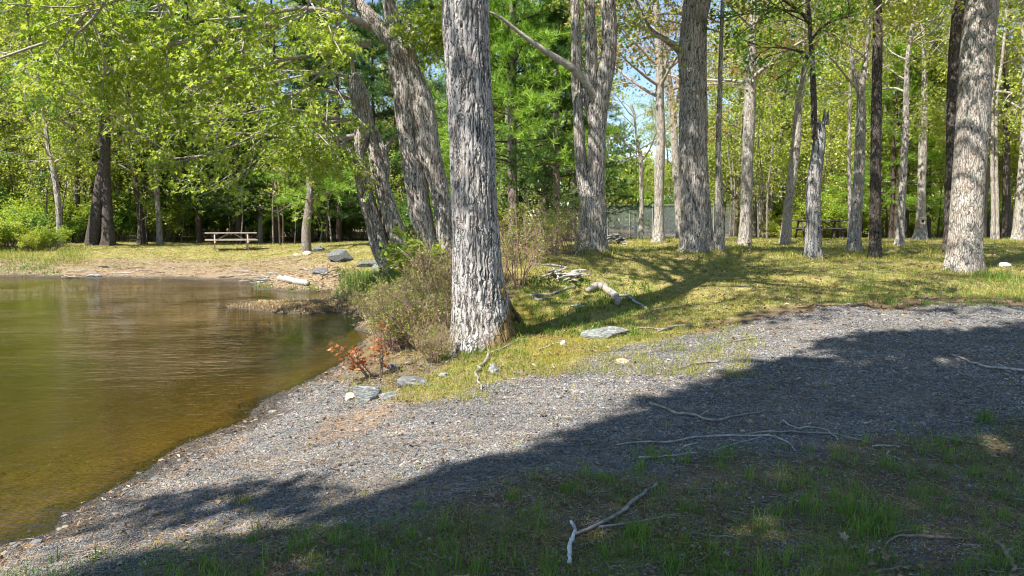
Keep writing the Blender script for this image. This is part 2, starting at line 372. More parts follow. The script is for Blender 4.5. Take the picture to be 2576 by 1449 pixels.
M['leaf'] = leaf_mat("leaf", [(.07, .17, .014), (.26, .38, .03), (.55, .60, .11)], (.68, .78, .07), .52)
M['leaf_b'] = leaf_mat("leaf_yellow", [(.14, .22, .02), (.34, .41, .045), (.54, .54, .10)], (.68, .70, .09), .5)
M['leaf_c'] = leaf_mat("leaf_deep", [(.03, .10, .012), (.11, .23, .025), (.25, .37, .05)], (.32, .56, .05), .45)
M['leaf_o'] = leaf_mat("leaf_copper", [(.20, .14, .03), (.42, .26, .06), (.52, .30, .09)], (.62, .36, .10), .45)
M['leaf_red'] = leaf_mat("leaf_red", [(.20, .06, .03), (.40, .13, .04), (.42, .24, .06)], (.60, .20, .06), .5, 3)
M['leaf_bush'] = leaf_mat("leaf_bush", [(.10, .13, .025), (.27, .31, .05), (.40, .42, .09)], (.50, .52, .10), .45, 2)
M['needle'] = leaf_mat("needle", [(.015, .05, .012), (.05, .12, .02), (.13, .24, .035)], (.14, .28, .04), .3, .8)
M['needle_bright'] = leaf_mat("needle_bright", [(.08, .20, .02), (.23, .41, .035), (.42, .58, .07)], (.45, .66, .06), .45, .8)
M['grass'] = leaf_mat("grass_blade", [(.10, .15, .02), (.32, .32, .05), (.54, .47, .13)], (.52, .52, .10), .4, .9)
M['grass_green'] = leaf_mat("grass_green", [(.04, .11, .015), (.13, .24, .03), (.27, .34, .06)], (.30, .48, .07), .45, 1.2)
M['straw'] = leaf_mat("straw", [(.22, .15, .08), (.42, .30, .16), (.55, .45, .28)], (.5, .4, .2), .25, 1.5)
M['litter'] = leaf_mat("leaf_litter", [(.10, .06, .035), (.24, .15, .09), (.42, .32, .22)], (.35, .2, .1), .15, 3)

def stone_mat(name, a, b, c, scale=1.0):
    m, nt, N, L = mat(name); co = node(nt, "ShaderNodeTexCoord").outputs["Object"]
    n1 = noise(nt, co, 6 * scale, 6, .65); n2 = noise(nt, mapping(nt, co, (1, 1, 5), (.3, .2, 0)), 9 * scale, 4); n3 = noise(nt, co, 40 * scale, 3)
    col = mix(nt, ramp(nt, n1, [(.4, (0,)*3), (.62, (1,)*3)]), a, b); col = mix(nt, ramp(nt, n2, [(.5, (0,)*3), (.6, (1,)*3)]), col, c)
    col = mix(nt, .5, col, ramp(nt, n3, [(.3, (.5,)*3), (.7, (1,)*3)]), 'MULTIPLY')
    finish(nt, col, .85, math_(nt, 'ADD', n1, n2), .7, .03); return m
M['rock'] = stone_mat("rock_grey", (.34, .34, .34), (.20, .20, .21), (.48, .47, .44))
M['rock_tan'] = stone_mat("rock_tan", (.52, .44, .34), (.38, .31, .24), (.60, .54, .45))
M['rock_green'] = stone_mat("rock_green", (.25, .265, .25), (.13, .14, .13), (.40, .40, .37), 2.0)
M['rock_dark'] = stone_mat("rock_dark", (.16, .16, .165), (.09, .09, .095), (.26, .25, .24))
M['rock_far'] = stone_mat("rock_lichened", (.17, .175, .17), (.09, .095, .09), (.27, .27, .235), 3.0)
M['quartz'] = stone_mat("quartz", (.75, .73, .68), (.6, .58, .52), (.8, .8, .78))

# gravel chips: per-chip tone
m, nt, N, L = mat("slate_chip"); g = node(nt, "ShaderNodeNewGeometry")
c = ramp(nt, g.outputs["Random Per Island"], [(0, (.085, .084, .085)), (.35, (.165, .16, .158)), (.7, (.255, .245, .235)), (.95, (.36, .335, .30)), (1, (.46, .34, .22))])
gp_ = g.outputs["Position"]; st_ = noise(nt, mapping(nt, gp_, (1.1, 4.5, 1), (0, 0, .45)), 1.0, 5, .65); br_ = noise(nt, gp_, 1.7, 4, .6)
c = mix(nt, ramp(nt, br_, [(.52, (0,)*3), (.70, (.5,)*3)]), c, mix(nt, .6, c, (.38, .27, .17)))
c = mix(nt, 1.0, c, ramp(nt, st_, [(.32, (.55,)*3), (.62, (1.12,)*3)]), 'MULTIPLY')
zs_ = node(nt, "ShaderNodeSeparateXYZ", {0: gp_}).outputs[2]; we_ = node(nt, "ShaderNodeMapRange", {"Value": math_(nt, 'ADD', zs_, math_(nt, 'MULTIPLY', math_(nt, 'SUBTRACT', br_, .5), .06)), "From Min": WZ + .03, "From Max": WZ + .075, "To Min": .82, "To Max": 0.0}).outputs[0]
c = mix(nt, we_, c, (.035, .03, .026))
finish(nt, c, .75, None, spec=.3); M['chip'] = m
m, nt, N, L = mat("needle_litter"); g = node(nt, "ShaderNodeNewGeometry")
c = ramp(nt, g.outputs["Random Per Island"], [(0, (.24, .11, .05)), (.5, (.42, .24, .10)), (1, (.56, .42, .24))])
finish(nt, c, .8); M['needle_dead'] = m

# ground: several soils laid out by masks stored on the sheet
m, nt, N, L = mat("ground_soil"); co = node(nt, "ShaderNodeNewGeometry").outputs["Position"]
n05, n1, n3, n12, n60 = (noise(nt, co, s, d, .65) for s, d in ((.35, 3), (1.2, 5), (4, 5), (14, 4), (70, 3)))
stre = noise(nt, mapping(nt, co, (9, 38, 10), (0, 0, .45)), 1.0, 4, .7)
vor = node(nt, "ShaderNodeTexVoronoi", {"Scale": 42.0}); L.new(mapping(nt, co, (.7, 1.3, 1), (0, 0, .4)), vor.inputs[0])
vcol = node(nt, "ShaderNodeSeparateColor"); L.new(vor.outputs["Color"], vcol.inputs[0])
soil = ramp(nt, n3, [(.3, (.10, .068, .04)), (.5, (.19, .135, .075)), (.7, (.28, .22, .12))])
grav = ramp(nt, vcol.outputs[0], [(0, (.07, .07, .07)), (.5, (.16, .157, .155)), (1, (.30, .285, .27))])
grav = mix(nt, ramp(nt, n1, [(.48, (0,)*3), (.66, (.4,)*3)]), grav, (.36, .29, .21))
lawn = ramp(nt, n3, [(.28, (.13, .11, .045)), (.48, (.32, .28, .085)), (.68, (.48, .41, .18))])
lawn = mix(nt, ramp(nt, n12, [(.52, (0,)*3), (.66, (.7,)*3)]), lawn, (.20, .12, .055))
sand = ramp(nt, stre, [(.3, (.15, .095, .055)), (.5, (.33, .24, .15)), (.7, (.50, .42, .29))])
moss = ramp(nt, n12, [(.3, (.16, .15, .03)), (.6, (.36, .24, .04)), (.8, (.44, .22, .05))])
orng = ramp(nt, stre, [(.35, (.26, .13, .05)), (.6, (.50, .27, .10))])
bott = ramp(nt, n05, [(.38, (.06, .05, .02)), (.5, (.17, .115, .045)), (.64, (.34, .22, .10))])
bott = mix(nt, ramp(nt, n3, [(.45, (0,)*3), (.60, (.8,)*3)]), bott, (.34, .26, .13))
bott = mix(nt, ramp(nt, noise(nt, mapping(nt, co, (1, 1, 1)), 9, 2), [(.62, (0,)*3), (.72, (.6,)*3)]), bott, (.06, .08, .02))
col = soil
for a_, c_ in (("m_lawn", lawn), ("m_sand", sand), ("m_gravel", grav), ("m_moss", moss), ("m_orange", orng)):
    col = mix(nt, attr(nt, a_), col, c_)
col = mix(nt, .55, col, ramp(nt, n60, [(.3, (.5,)*3), (.65, (1.0,)*3)]), 'MULTIPLY')
sep = node(nt, "ShaderNodeSeparateXYZ", {0: co}); z = math_(nt, 'ADD', sep.outputs[2], math_(nt, 'MULTIPLY', math_(nt, 'SUBTRACT', n3, .5), .05))
wet = node(nt, "ShaderNodeMapRange", {"Value": z, "From Min": WZ + .03, "From Max": WZ + .08, "To Min": 1.0, "To Max": 0.0}).outputs[0]
col = mix(nt, math_(nt, 'MULTIPLY', wet, .8), col, (.055, .05, .045))
uw = node(nt, "ShaderNodeMapRange", {"Value": sep.outputs[2], "From Min": WZ - .05, "From Max": WZ + .0, "To Min": 1.0, "To Max": 0.0}).outputs[0]
deep = node(nt, "ShaderNodeMapRange", {"Value": sep.outputs[2], "From Min": WZ - .38, "From Max": WZ - .04, "To Min": 1.0, "To Max": 0.0}).outputs[0]
bott = mix(nt, math_(nt, 'MULTIPLY', deep, .75), bott, (.085, .066, .026))
peb = ramp(nt, vcol.outputs[1], [(0, (.10, .075, .03)), (.6, (.26, .18, .08)), (1, (.46, .36, .2))])
bott = mix(nt, math_(nt, 'MULTIPLY', math_(nt, 'SUBTRACT', 1.0, deep), .6), bott, peb)
col = mix(nt, uw, col, bott)
hgt = math_(nt, 'ADD', math_(nt, 'MULTIPLY', vor.outputs["Distance"], -1.0), math_(nt, 'ADD', math_(nt, 'MULTIPLY', n60, .5), n12))
finish(nt, col, .9, hgt, .9, .02, .15); M['ground'] = m

m, nt, N, L = mat("pond_water"); co = node(nt, "ShaderNodeNewGeometry").outputs["Position"]
w1 = noise(nt, mapping(nt, co, (.9, 3.2, 1), (0, 0, .22)), 1.0, 6, .62); w2 = noise(nt, mapping(nt, co, (5, 14, 1), (0, 0, -.15)), 1.0, 3, .5)
calm = ramp(nt, noise(nt, co, .25, 2), [(.35, (.15,)*3), (.65, (1,)*3)])
hh = math_(nt, 'MULTIPLY', math_(nt, 'ADD', w1, math_(nt, 'MULTIPLY', w2, .35)), calm)
bp = node(nt, "ShaderNodeBump", {"Strength": .55, "Distance": .06, "Height": hh})
fr = node(nt, "ShaderNodeFresnel", {"IOR": 1.33, "Normal": bp.outputs[0]})
tr = node(nt, "ShaderNodeBsdfTransparent", {"Color": (.56, .49, .28, 1)})
dif = node(nt, "ShaderNodeBsdfDiffuse", {"Color": (.07, .05, .02, 1)})
body = node(nt, "ShaderNodeMixShader", {0: .10, 1: tr.outputs[0], 2: dif.outputs[0]})
gl = node(nt, "ShaderNodeBsdfGlossy", {"Color": (1, 1, 1, 1), "Roughness": .03, "Normal": bp.outputs[0]})
ms = node(nt, "ShaderNodeMixShader", {0: fr.outputs[0], 1: body.outputs[0], 2: gl.outputs[0]})
o_ = N.new("ShaderNodeOutputMaterial"); L.new(ms.outputs[0], o_.inputs[0]); M['water'] = m

def plain(name, a, b, rough=.7, scale=8, metal=0):
    m, nt, N, L = mat(name); co = node(nt, "ShaderNodeTexCoord").outputs["Object"]
    b_ = finish(nt, mix(nt, ramp(nt, noise(nt, co, scale, 5), [(.35, (0,)*3), (.65, (1,)*3)]), a, b), rough, noise(nt, co, scale * 6, 3), .2, .005)
    b_.inputs["Metallic"].default_value = metal; return m
M['table_wood'] = plain("table_wood", (.52, .44, .38), (.36, .27, .22), .7, 6)
M['table_dark'] = plain("table_dark", (.10, .085, .08), (.05, .045, .04), .7, 6)
M['metal'] = plain("galvanised_metal", (.50, .52, .52), (.40, .42, .43), .45, 5, .6)
M['whitetape'] = plain("white_tape", (.78, .78, .76), (.66, .66, .64), .7, 3)
M['netblack'] = plain("net_black", (.03, .03, .03), (.05, .05, .05), .8)
M['box'] = plain("box_wood", (.50, .44, .36), (.34, .28, .22), .8)
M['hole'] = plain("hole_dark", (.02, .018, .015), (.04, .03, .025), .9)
M['court'] = plain("court_asphalt", (.16, .20, .19), (.20, .22, .21), .9, 1)
m, nt, N, L = mat("wind_screen"); co = node(nt, "ShaderNodeTexCoord").outputs["Object"]
d = node(nt, "ShaderNodeBsdfDiffuse", {"Color": (.15, .17, .18, 1)}); t = node(nt, "ShaderNodeBsdfTransparent")
fac = ramp(nt, noise(nt, co, .5, 3), [(.3, (.18,)*3), (.7, (.38,)*3)])
mx = node(nt, "ShaderNodeMixShader", {0: fac, 1: t.outputs[0], 2: d.outputs[0]}); o_ = N.new("ShaderNodeOutputMaterial"); L.new(mx.outputs[0], o_.inputs[0]); M['screen'] = m

# ------------------------------------------------------------------ ground sheet and water
GRAVEL = poly([(-150,1449+130),(0,1400),(160,1310),(330,1225),(490,1140),(610,1068),(710,1008),(800,975),(850,985),(900,1020),(1000,1030),(1100,1015),(1230,985),(1340,950),(1450,918),(1580,885),(1700,852),(1850,805),
               (2000,780),(2150,770),(2300,765),(2600,768),(3400,775),(3600,1000),(2576,1030),(2350,1090),(2100,1120),(1800,1150),(1500,1200),(1200,1270),(900,1330),(600,1390),(300,1449),(100,1560)])
LAWN = poly([(1180,790),(1290,690),(1320,640),(1420,612),(1700,599),(2100,598),(2600,598),(3600,598),(3600,780),(2600,760),(2300,752),(2100,760),(1900,790),(1750,835),(1560,880),(1440,915),(1320,948),(1200,985),(1080,1005),(1000,1000),(1090,930),(1150,880)])
LAWN2 = poly([(-300,640),(200,612),(400,606),(640,604),(760,606),(930,606),(1000,640),(950,690),(780,672),(650,676),(400,672),(150,682),(-300,684)])
SAND = poly([(-400,705),(-300,640),(0,655),(150,655),(400,648),(650,650),(780,640),(850,650),(930,690),(960,740),(900,800),(700,792),(540,775),(520,742),(640,722),(400,706),(0,702)])
MOSS = [poly([(1240,800),(1285,720),(1310,760),(1370,800),(1330,850),(1240,840)]), poly([(1290,850),(1400,830),(1500,840),(1480,890),(1380,910),(1290,890)])]
ORANGE = [poly([(830,1050),(920,1030),(1000,1040),(990,1075),(900,1100),(790,1120),(780,1080)]), poly([(400,1220),(560,1100),(640,1075),(660,1100),(500,1170),(420,1240)]), poly([(1640,815),(1720,808),(1700,825),(1640,830)]),poly([(560,1180),(640,1150),(690,1160),(600,1200)])]
def masks(x, y):
    e = (fbm(x / .7, y / .7, 5, 4) - .5); w = np.clip(y / 12, .3, 2)
    mg = sstep(-.15, .18, inpoly(x, y, GRAVEL) + e * 1.1)
    ml = sstep(-.25, .25, inpoly(x, y, LAWN) + e * 1.4 * w); ml = np.maximum(ml, sstep(-.5, .5, inpoly(x, y, LAWN2) + e * 2))
    ms_ = sstep(-.5, .5, inpoly(x, y, SAND) + e * 1.5)
    mm = np.zeros_like(x); mo = np.zeros_like(x)
    for q in MOSS: mm = np.maximum(mm, sstep(-.12, .2, inpoly(x, y, q) + e * .8))
    for q in ORANGE: mo = np.maximum(mo, sstep(-.12, .2, inpoly(x, y, q) + e * .9))
    return mg, ml, ms_, mm * .8, mo * .45
nx, ny = 470, 480
gx = 3.0 * np.sinh(np.linspace(-1, 1, nx) * np.arcsinh(110)); s_ = np.linspace(-1, 1, ny)
gy = 6 + np.where(s_ < 0, 3.0 * np.sinh(s_ * np.arcsinh(25)), 3.0 * np.sinh(s_ * np.arcsinh(140)))
X, Y = np.meshgrid(gx, gy); Z = H(X, Y)
V = np.stack([X, Y, Z], -1).reshape(-1, 3); i = (np.arange(ny - 1)[:, None] * nx + np.arange(nx - 1)[None, :]).reshape(-1)
mk = masks(X.ravel(), Y.ravel())
me = make_mesh("ground", [(V, np.stack([i, i + 1, i + nx + 1, i + nx], 1))], M['ground'], smooth=True, attrs=dict(zip(("m_gravel", "m_lawn", "m_sand", "m_moss", "m_orange"), mk)))
tag(link("ground", me), kind="structure")
me = make_mesh("pond_water", [(np.array([[-320., -60, WZ], [-1.2, -60, WZ], [-1.2, 12.2, WZ], [-1.2, 27.5, WZ], [-320, 27.5, WZ]]), np.array([[0, 1, 2, 3, 4]]))], M['water'])
tag(link("water", me), kind="structure")

# ------------------------------------------------------------------ trees in the foreground and middle distance
def PX(list_, d):               # (u, v, w) reference pixels at distance d -> points, radii
    return np.array([W(u, v, d) for u, v, w in list_]), np.array([w / 2 * d / F for u, v, w in list_])
c2 = lambda L: [(587 + .5 * x, .5 * y, .5 * w) for x, y, w in L]
c3 = lambda L: [(1174 + .5 * x, .5 * y, .5 * w) for x, y, w in L]
c4 = lambda L: [(1803 + .5 * x, .5 * y, .5 * w) for x, y, w in L]
c1 = lambda L: [(.5 * x, .5 * y, .5 * w) for x, y, w in L]

def ext_up(P, R, top, rng, rt=.05):
    """carry a stem on above the frame to the height of its crown"""
    d = nrm(P[-1] - P[-2]); d = nrm(d * np.array([.7, .7, 1])); n = max(2, int((top - P[-1][2]) / 1.2)); Q = [P[-1]]; 
    for k in range(n):
        d = nrm(d + rng.randn(3) * .07 + np.array([0, 0, .08])); Q.append(Q[-1] + d * (top - P[-1][2]) / n)
    Q = np.array(Q[1:]); r = np.linspace(R[-1], rt, n + 1)[1:]
    return np.vstack([P, Q]), np.concatenate([R, r])

def crown_parts(limbs, rng, n2=7, n3=6, leafsize=(.07, .11), per=3, kind='quad', sides=5, spread=.10, l2=(.35, .6), L3=.55, droop=.06, leafdroop=.7, flat=.5):
    """limbs: list of (P (K,3), R (K)); returns branch parts, leaf parts"""
    P1 = np.array([crom(p, 9) for p, r in limbs]); R1 = np.array([np.interp(np.linspace(0, 1, 9), np.linspace(0, 1, len(r)), r) for p, r in limbs])
    P2, R2 = spawn(P1, R1, n2, rng, .15, (30, 70), l2, 6, .5, .16, droop, flat)
    P3, R3 = spawn(P2, R2, n3, rng, .15, (30, 75), (.7, 1.2), 4, .5, .2, droop, .3, L=L3)
    br = [tubes(P1, R1, sides + 1), tubes(P2, np.maximum(R2, .009), 4), tubes(P3, np.maximum(R3, .005), 3)]
    anc = np.concatenate([P3[:, 1:].reshape(-1, 3), P2[:, -2:].reshape(-1, 3)])
    return br, [leafclusters(anc, rng, per, leafsize, spread, kind, leafdroop)]

def limbs_off(P, R, z0, z1, n, rng, ln=(2.0, 4.0), rise=.35, az=None):
    """limbs leaving a stem between two heights"""
    zs = np.sort(rng.uniform(z0, z1, n)); out = []
    for k, z in enumerate(zs):
        z = min(z, P[-1][2] - .02); q = np.array([np.interp(z, P[:, 2], P[:, j]) for j in range(3)]); r = np.interp(z, P[:, 2], R)
        a = rng.rand() * 6.283 if az is None else az[0] + rng.rand() * (az[1] - az[0])
        d = np.array([math.cos(a), math.sin(a), rise + rng.rand() * .4]); L = rng.uniform(*ln)
        p, rr = branchset(q[None], d[None], np.array([L]), np.array([min(r * .45, .09)]), 8, rng, .12, .02, .2); out.append((p[0], rr[0]))
    return out

def tree(name, label, cat, base, stems, bark, leafm, seed, top=11, crown=(5.0, 11, 12), extra=None, guides=(), flare=.35, sides=64, cell=.05, depth=.012,
         leaf=dict(), limb=dict(), group=None, step=.06, vst=7.0, lobes=5, nocrown=False, ext=None):
    """base (u,v): foot of the tree; stems: list of px lists (bottom first); stem 0 carries the crown"""
    rng = RS(seed); g = G([base])[0]; d = g[1]; root = empty(name, tuple(g)); tag(root, label, cat, group)
    parts = []; hs = []; stems3 = []
    for k, st in enumerate(stems):
        P, R = PX(st, d)
        if k == 0:
            P = np.vstack([[P[0] + (P[0] - P[1]) * 0 + np.array([0, 0, -.25])], P]); R = np.concatenate([[R[0]], R])
        if ext is None and st[-1][1] <= 5 or (ext is not None and k in ext):
            P, R = ext_up(P, R, top - k * .7, rng)
        stems3.append((P, R))
        v, f, h = trunk_mesh(P, R, sides, step, cell, depth, (flare * (1.7 if seed != 11 else 1)) if k == 0 else 0, lobes, seed + k, vst)
        parts.append((v, f)); hs.append(h)
    link("trunk", make_mesh("trunk", parts, bark, g, True, {"bark": np.concatenate(hs)}), root)
    limbs = []
    if not nocrown:
        for (P, R) in stems3:
            if P[-1][2] > crown[0] + 1: limbs += limbs_off(P, R, crown[0], min(crown[1], P[-1][2]), max(3, int(crown[2] / len(stems3))), rng, **limb)
    for gp in guides:
        q = np.array([W(u, v, dd) for u, v, w, dd in gp]); limbs.append((crom(q, 9), np.interp(np.linspace(0, 1, 9), np.linspace(0, 1, len(gp)), [w / 2 * dd / F for u, v, w, dd in gp])))
    if limbs:
        br, lv = crown_parts(limbs, rng, **leaf)
        link("branches", make_mesh("branches", br, extra or M['branch_pale'], g, True), root)
        link("crown", make_mesh("crown", lv, leafm, g), root)
    return root, stems3, d

NEAR = dict(kind='maple', leafsize=(.065, .115), per=6, spread=.06)
MID = dict(kind='quad', leafsize=(.08, .12), per=3, n2=6, n3=4)

# the big furrowed tree in the centre
main, mst, md = tree("maple_tree", "thick tree with deeply furrowed pale bark standing at the water's edge, nearest of all", "tree", (1195, 868),
    [[(1214,868,178),(1211,815,150),(1203,720,130),(1197,600,118),(1191,450,112),(1184,300,110),(1177,150,109),(1172,0,110)]],
    M['bark_main'], M['leaf'], 11, top=12, crown=(5.6, 12, 12), flare=.10, sides=230, step=.016, cell=.036, depth=.024, vst=9, leaf=dict(NEAR, n2=6, n3=5, per=2), limb=dict(ln=(2.5, 4.5)), lobes=4)
rg = RS(5); parts = []; hs = []
for k, pl in enumerate([[(1165,800,40),(1152,845,34),(1143,880,24),(1140,902,12)], [(1235,800,48),(1262,830,32),(1225,868,34),(1212,890,16)], [(1255,740,40),(1278,775,34),(1300,800,28),(1315,815,12)]]):
    q = G([(u, v) for u, v, w in pl[1:]]); st = W(pl[0][0], pl[0][1], md - .05)
    q = np.vstack([st, q]); r = np.array([w / 2 * md / F for u, v, w in pl]); q[1:, 2] -= r[1:] * .2
    v, f, h = trunk_mesh(q, r, 40, .02, .05, .018, 0, 3, 40 + k, 4, .12); parts.append((v, f)); hs.append(h)
link("root", make_mesh("root", parts, M['bark_main'], main.location, True, {"bark": np.concatenate(hs)}), main)
# moss on the right-hand root
mossm, nt, N, L = mat("orange_moss"); co = node(nt, "ShaderNodeTexCoord").outputs["Object"]
finish(nt, ramp(nt, noise(nt, co, 14, 4), [(.3, (.07, .06, .03)), (.5, (.26, .17, .04)), (.7, (.40, .24, .05))]), .95, noise(nt, co, 60, 4), 1, .02)
q = np.vstack([W(1255, 700, md - .0), W(1264, 752, md - .02), G([(1290, 800), (1330, 815)])]); v, f, h = trunk_mesh(q, np.array([.03, .045, .05, .03]), 40, .02, .03, .012, 0, 3, 61, 1.5, .35)
link("moss", make_mesh("moss", [(v, f)], mossm, main.location, True), main)

# leaning two-stemmed maple behind it
tree("maple_tree", "leaning maple whose two entwined stems join high up behind the thick furrowed tree", "tree", (1090, 662),
    [c2([(1075,1320,80),(1066,1250,80),(1046,1000,90),(992,800,114),(974,700,120),(950,500,104),(890,350,90),(850,262,130),(810,200,95),(806,100,84),(782,0,60)]),
     c2([(1000,1320,70),(996,1250,70),(946,1100,110),(930,1000,110),(910,850,110),(874,700,84),(866,600,96),(850,450,100),(820,320,84),(840,262,60)]),
     c2([(840,250,90),(746,150,80),(646,40,64),(590,-40,50)]),
     c2([(850,240,50),(880,180,50),(872,90,30),(868,62,10)])],
    M['bark_grey'], M['leaf'], 21, top=10, crown=(5.8, 10, 12), flare=.2, sides=84, step=.035, cell=.045, depth=.016, ext=[0, 2], leaf=dict(NEAR, n2=9, n3=6, per=6), limb=dict(ln=(2.5, 4.5)),
    guides=[[(960,75,22,14),(860,40,16,13.6),(760,20,12,13.2),(640,40,8,13),(520,50,5,12.8)],
            [(930,110,16,14),(840,130,12,13.5),(737,145,10,13),(662,165,8,12.7),(587,190,6,12.4),(480,220,4,12)],
            [(900,-20,20,14),(780,-30,16,13),(640,-10,12,12.4),(520,-20,10,12),(380,20,6,11.6)],
            [(700,62,20,13),(640,66,16,12.8),(560,90,9,12.5),(440,110,6,12.2),(330,150,4,12)],
            [(560,-200,26,12),(400,-120,20,11.8),(250,-30,16,11.6),(200,60,12,11.5),(135,105,9,11.4),(75,120,7,11.4),(-10,150,5,11.4)],
            [(440,-160,18,12),(300,-60,13,11.4),(250,30,9,11.2),(200,78,7,11.2),(140,130,4,11)],
            [(330,-130,16,12.5),(240,-20,11,12.5),(280,45,8,12.4),(305,90,6,12.3),(330,160,4,12.2)],
            [(600,-120,22,13),(420,-60,15,12.6),(300,0,11,12.4),(160,20,7,12.2),(20,10,5,12)],
            [(1010,110,14,14),(1040,80,10,13.8),(1075,110,8,13.6),(1095,60,6,13.4)]])

# pair of thin leaning trunks left of it
tree("maple_tree", "pair of thin leaning trunks with a split broken top beside the waterside bushes", "tree", (978, 680),
    [c2([(790,1365,80),(740,1250,90),(700,1100,80),(670,1000,76),(650,900,72),(630,800,68),(632,735,80),(654,650,84),(650,560,80),(636,480,78),(618,400,52),(604,368,22)]),
     c2([(880,1320,90),(820,1170,88),(780,1050,82),(750,950,80),(730,850,76),(708,740,58),(696,660,34),(685,560,26),(670,500,18)]),
     c2([(628,700,30),(606,560,22),(592,450,20),(588,380,12)]),
     c2([(760,900,40),(770,830,34),(745,720,30),(705,640,26)]), c2([(765,790,26),(775,730,22),(800,700,18),(835,672,10)])],
    M['bark_grey'], M['leaf'], 31, nocrown=True, flare=.2, sides=64, step=.04, cell=.04, depth=.014, ext=[], leaf=dict(NEAR, n2=9, n3=7, per=4),
    guides=[[(912,340,18,17),(860,347,14,16.5),(790,350,11,16),(700,345,8,15.4),(600,335,6,15),(480,330,4,14.6)],
            [(890,345,12,17),(850,368,8,16.5),(800,372,6,16),(720,360,4,15.5)],
            [(880,250,11,17),(820,225,10,16.4),(740,235,8,16),(640,260,6,15.4),(520,270,4,15)],
            [(889,190,10,17),(880,120,9,16.6),(850,60,7,16),(800,0,5,15.6)],
            [(889,200,9,17),(820,180,8,16.3),(720,200,6,15.8),(600,220,5,15.2),(470,240,3,15)],
            [(880,300,10,17),(800,290,8,16),(700,270,6,15.2),(560,300,5,14.4),(420,310,4,14)],
            [(880,300,10,17),(810,310,8,16),(700,310,6,15),(560,380,5,14),(430,400,4,13.6)]])

# forked three-stemmed tree
forkt, fst, fd = tree("forked_tree", "three-stemmed grey tree in the middle of the lawn with a bare white limb reaching left", "tree", (1490, 632),
    [c3([(635,1262,150),(632,1200,138),(632,1050,132),(640,900,108),(654,800,92),(656,700,86),(665,550,85),(690,400,85),(712,300,78),(718,150,75),(712,0,70)]),
     c3([(600,1000,70),(578,850,58),(568,700,52),(560,550,50),(555,450,50),(553,300,52),(548,150,48),(543,0,40)]),
     c3([(640,620,60),(618,500,58),(625,400,62),(625,250,60),(620,100,55),(615,0,50)]),],
    M['bark_grey'], M['leaf_b'], 41, top=11, crown=(6.2, 11, 12), flare=.22, sides=84, step=.04, cell=.045, depth=.014, leaf=MID)
P, R = PX(c3([(668,520,30),(615,440,36),(560,380,38),(500,340,36),(420,300,30),(350,262,24),(260,205,18),(180,150,14),(110,125,9),(20,110,5)]), fd - .15)
P[:, 1] += .12 - np.linspace(0, 1.2, len(P)); v, f, h = trunk_mesh(P, R, 24, .05, .05, .006, 0, 3, 45)
link("bare_limb", make_mesh("bare_limb", [(v, f)], M['deadwood_white'], forkt.location, True, {"bark": h}), forkt)

tree("maple_tree", "stout dark-barked tree with a broad flared foot in the middle of the lawn", "tree", (1745, 633),
    [c3([(1158,1262,176),(1156,1180,156),(1150,1000,140),(1140,800,135),(1140,600,135),(1140,400,130),(1136,250,136),(1145,100,122),(1160,0,130)]),
     c3([(1085,270,44),(1060,245,34),(1000,200,25),(930,150,17),(890,80,12),(850,0,10)])],
    M['bark_grey'], M['leaf_b'], 52, top=12, crown=(6.4, 12, 12), flare=.22, sides=96, step=.04, cell=.045, depth=.02, ext=[0], leaf=MID,
    guides=[[(1700,110,10,16.4),(1650,90,8,16),(1600,60,6,15.8),(1560,40,4,15.6)]])

# snag with a thin live stem behind it
snag, sst, sdist = tree("dead_snag", "broken weathered grey snag with a splintered top and a thin dark stem rising from it", "tree", (2046, 651),
    [c4([(488,1302,86),(486,1200,74),(485,1000,70),(490,900,68),(505,800,62),(515,700,58),(518,640,50),(520,612,40)])],
    M['weathered'], M['leaf'], 61, nocrown=True, flare=.16, sides=56, step=.04, cell=.06, depth=.014, vst=12, ext=[])
rg = RS(3); tp = W(1803 + 260, 306, sdist); cs = []
for k in range(9):
    a = k / 9 * 6.28; b = tp + np.array([math.cos(a) * .15, math.sin(a) * .13, -.06]); hgt_ = .1 + .25 * rg.rand() * (1.4 if math.cos(a) > .3 else .6)
    cs.append(tubes(np.array([b, b + [0, 0, hgt_ * .6], b + [.01, 0, hgt_]]), np.array([.045, .028, .004]), 5))
link("splinters", make_mesh("splinters", cs, M['weathered'], snag.location, True), snag)
P, R = PX(c4([(494,700,30),(490,620,30),(488,500,28),(482,350,25),(470,150,20),(460,0,18)]), sdist - .05); P, R = ext_up(P, R, 8, rg, .03)
v, f, h = trunk_mesh(P, R, 32, .06, .05, .006, 0, 3, 66); link("stem", make_mesh("stem", [(v, f)], M['bark_dark'], snag.location, True, {"bark": h}), snag)
gl_ = [[(2037,60,10,15.4),(2013,30,8,15.2),(1978,5,6,15),(1930,-30,4,14.8)], [(2036,150,9,15.4),(2013,130,7,15),(1968,120,5,14.6),(1903,120,3,14.4)], [(2040,100,8,15.4),(2080,60,6,15.2),(2140,40,4,15)]]
lm = [(crom(np.array([W(a, b, d_) for a, b, w, d_ in gp]), 9), np.linspace(gp[0][2], gp[-1][2], 9) / 2 * 15 / F) for gp in gl_] + limbs_off(P, R, 5.5, 7.8, 6, RS(6))
br, lv = crown_parts(lm, RS(64), **MID); link("branches", make_mesh("branches", br, M['bark_far_dark'], snag.location, True), snag); link("crown", make_mesh("crown", lv, M['leaf_c'], snag.location), snag)

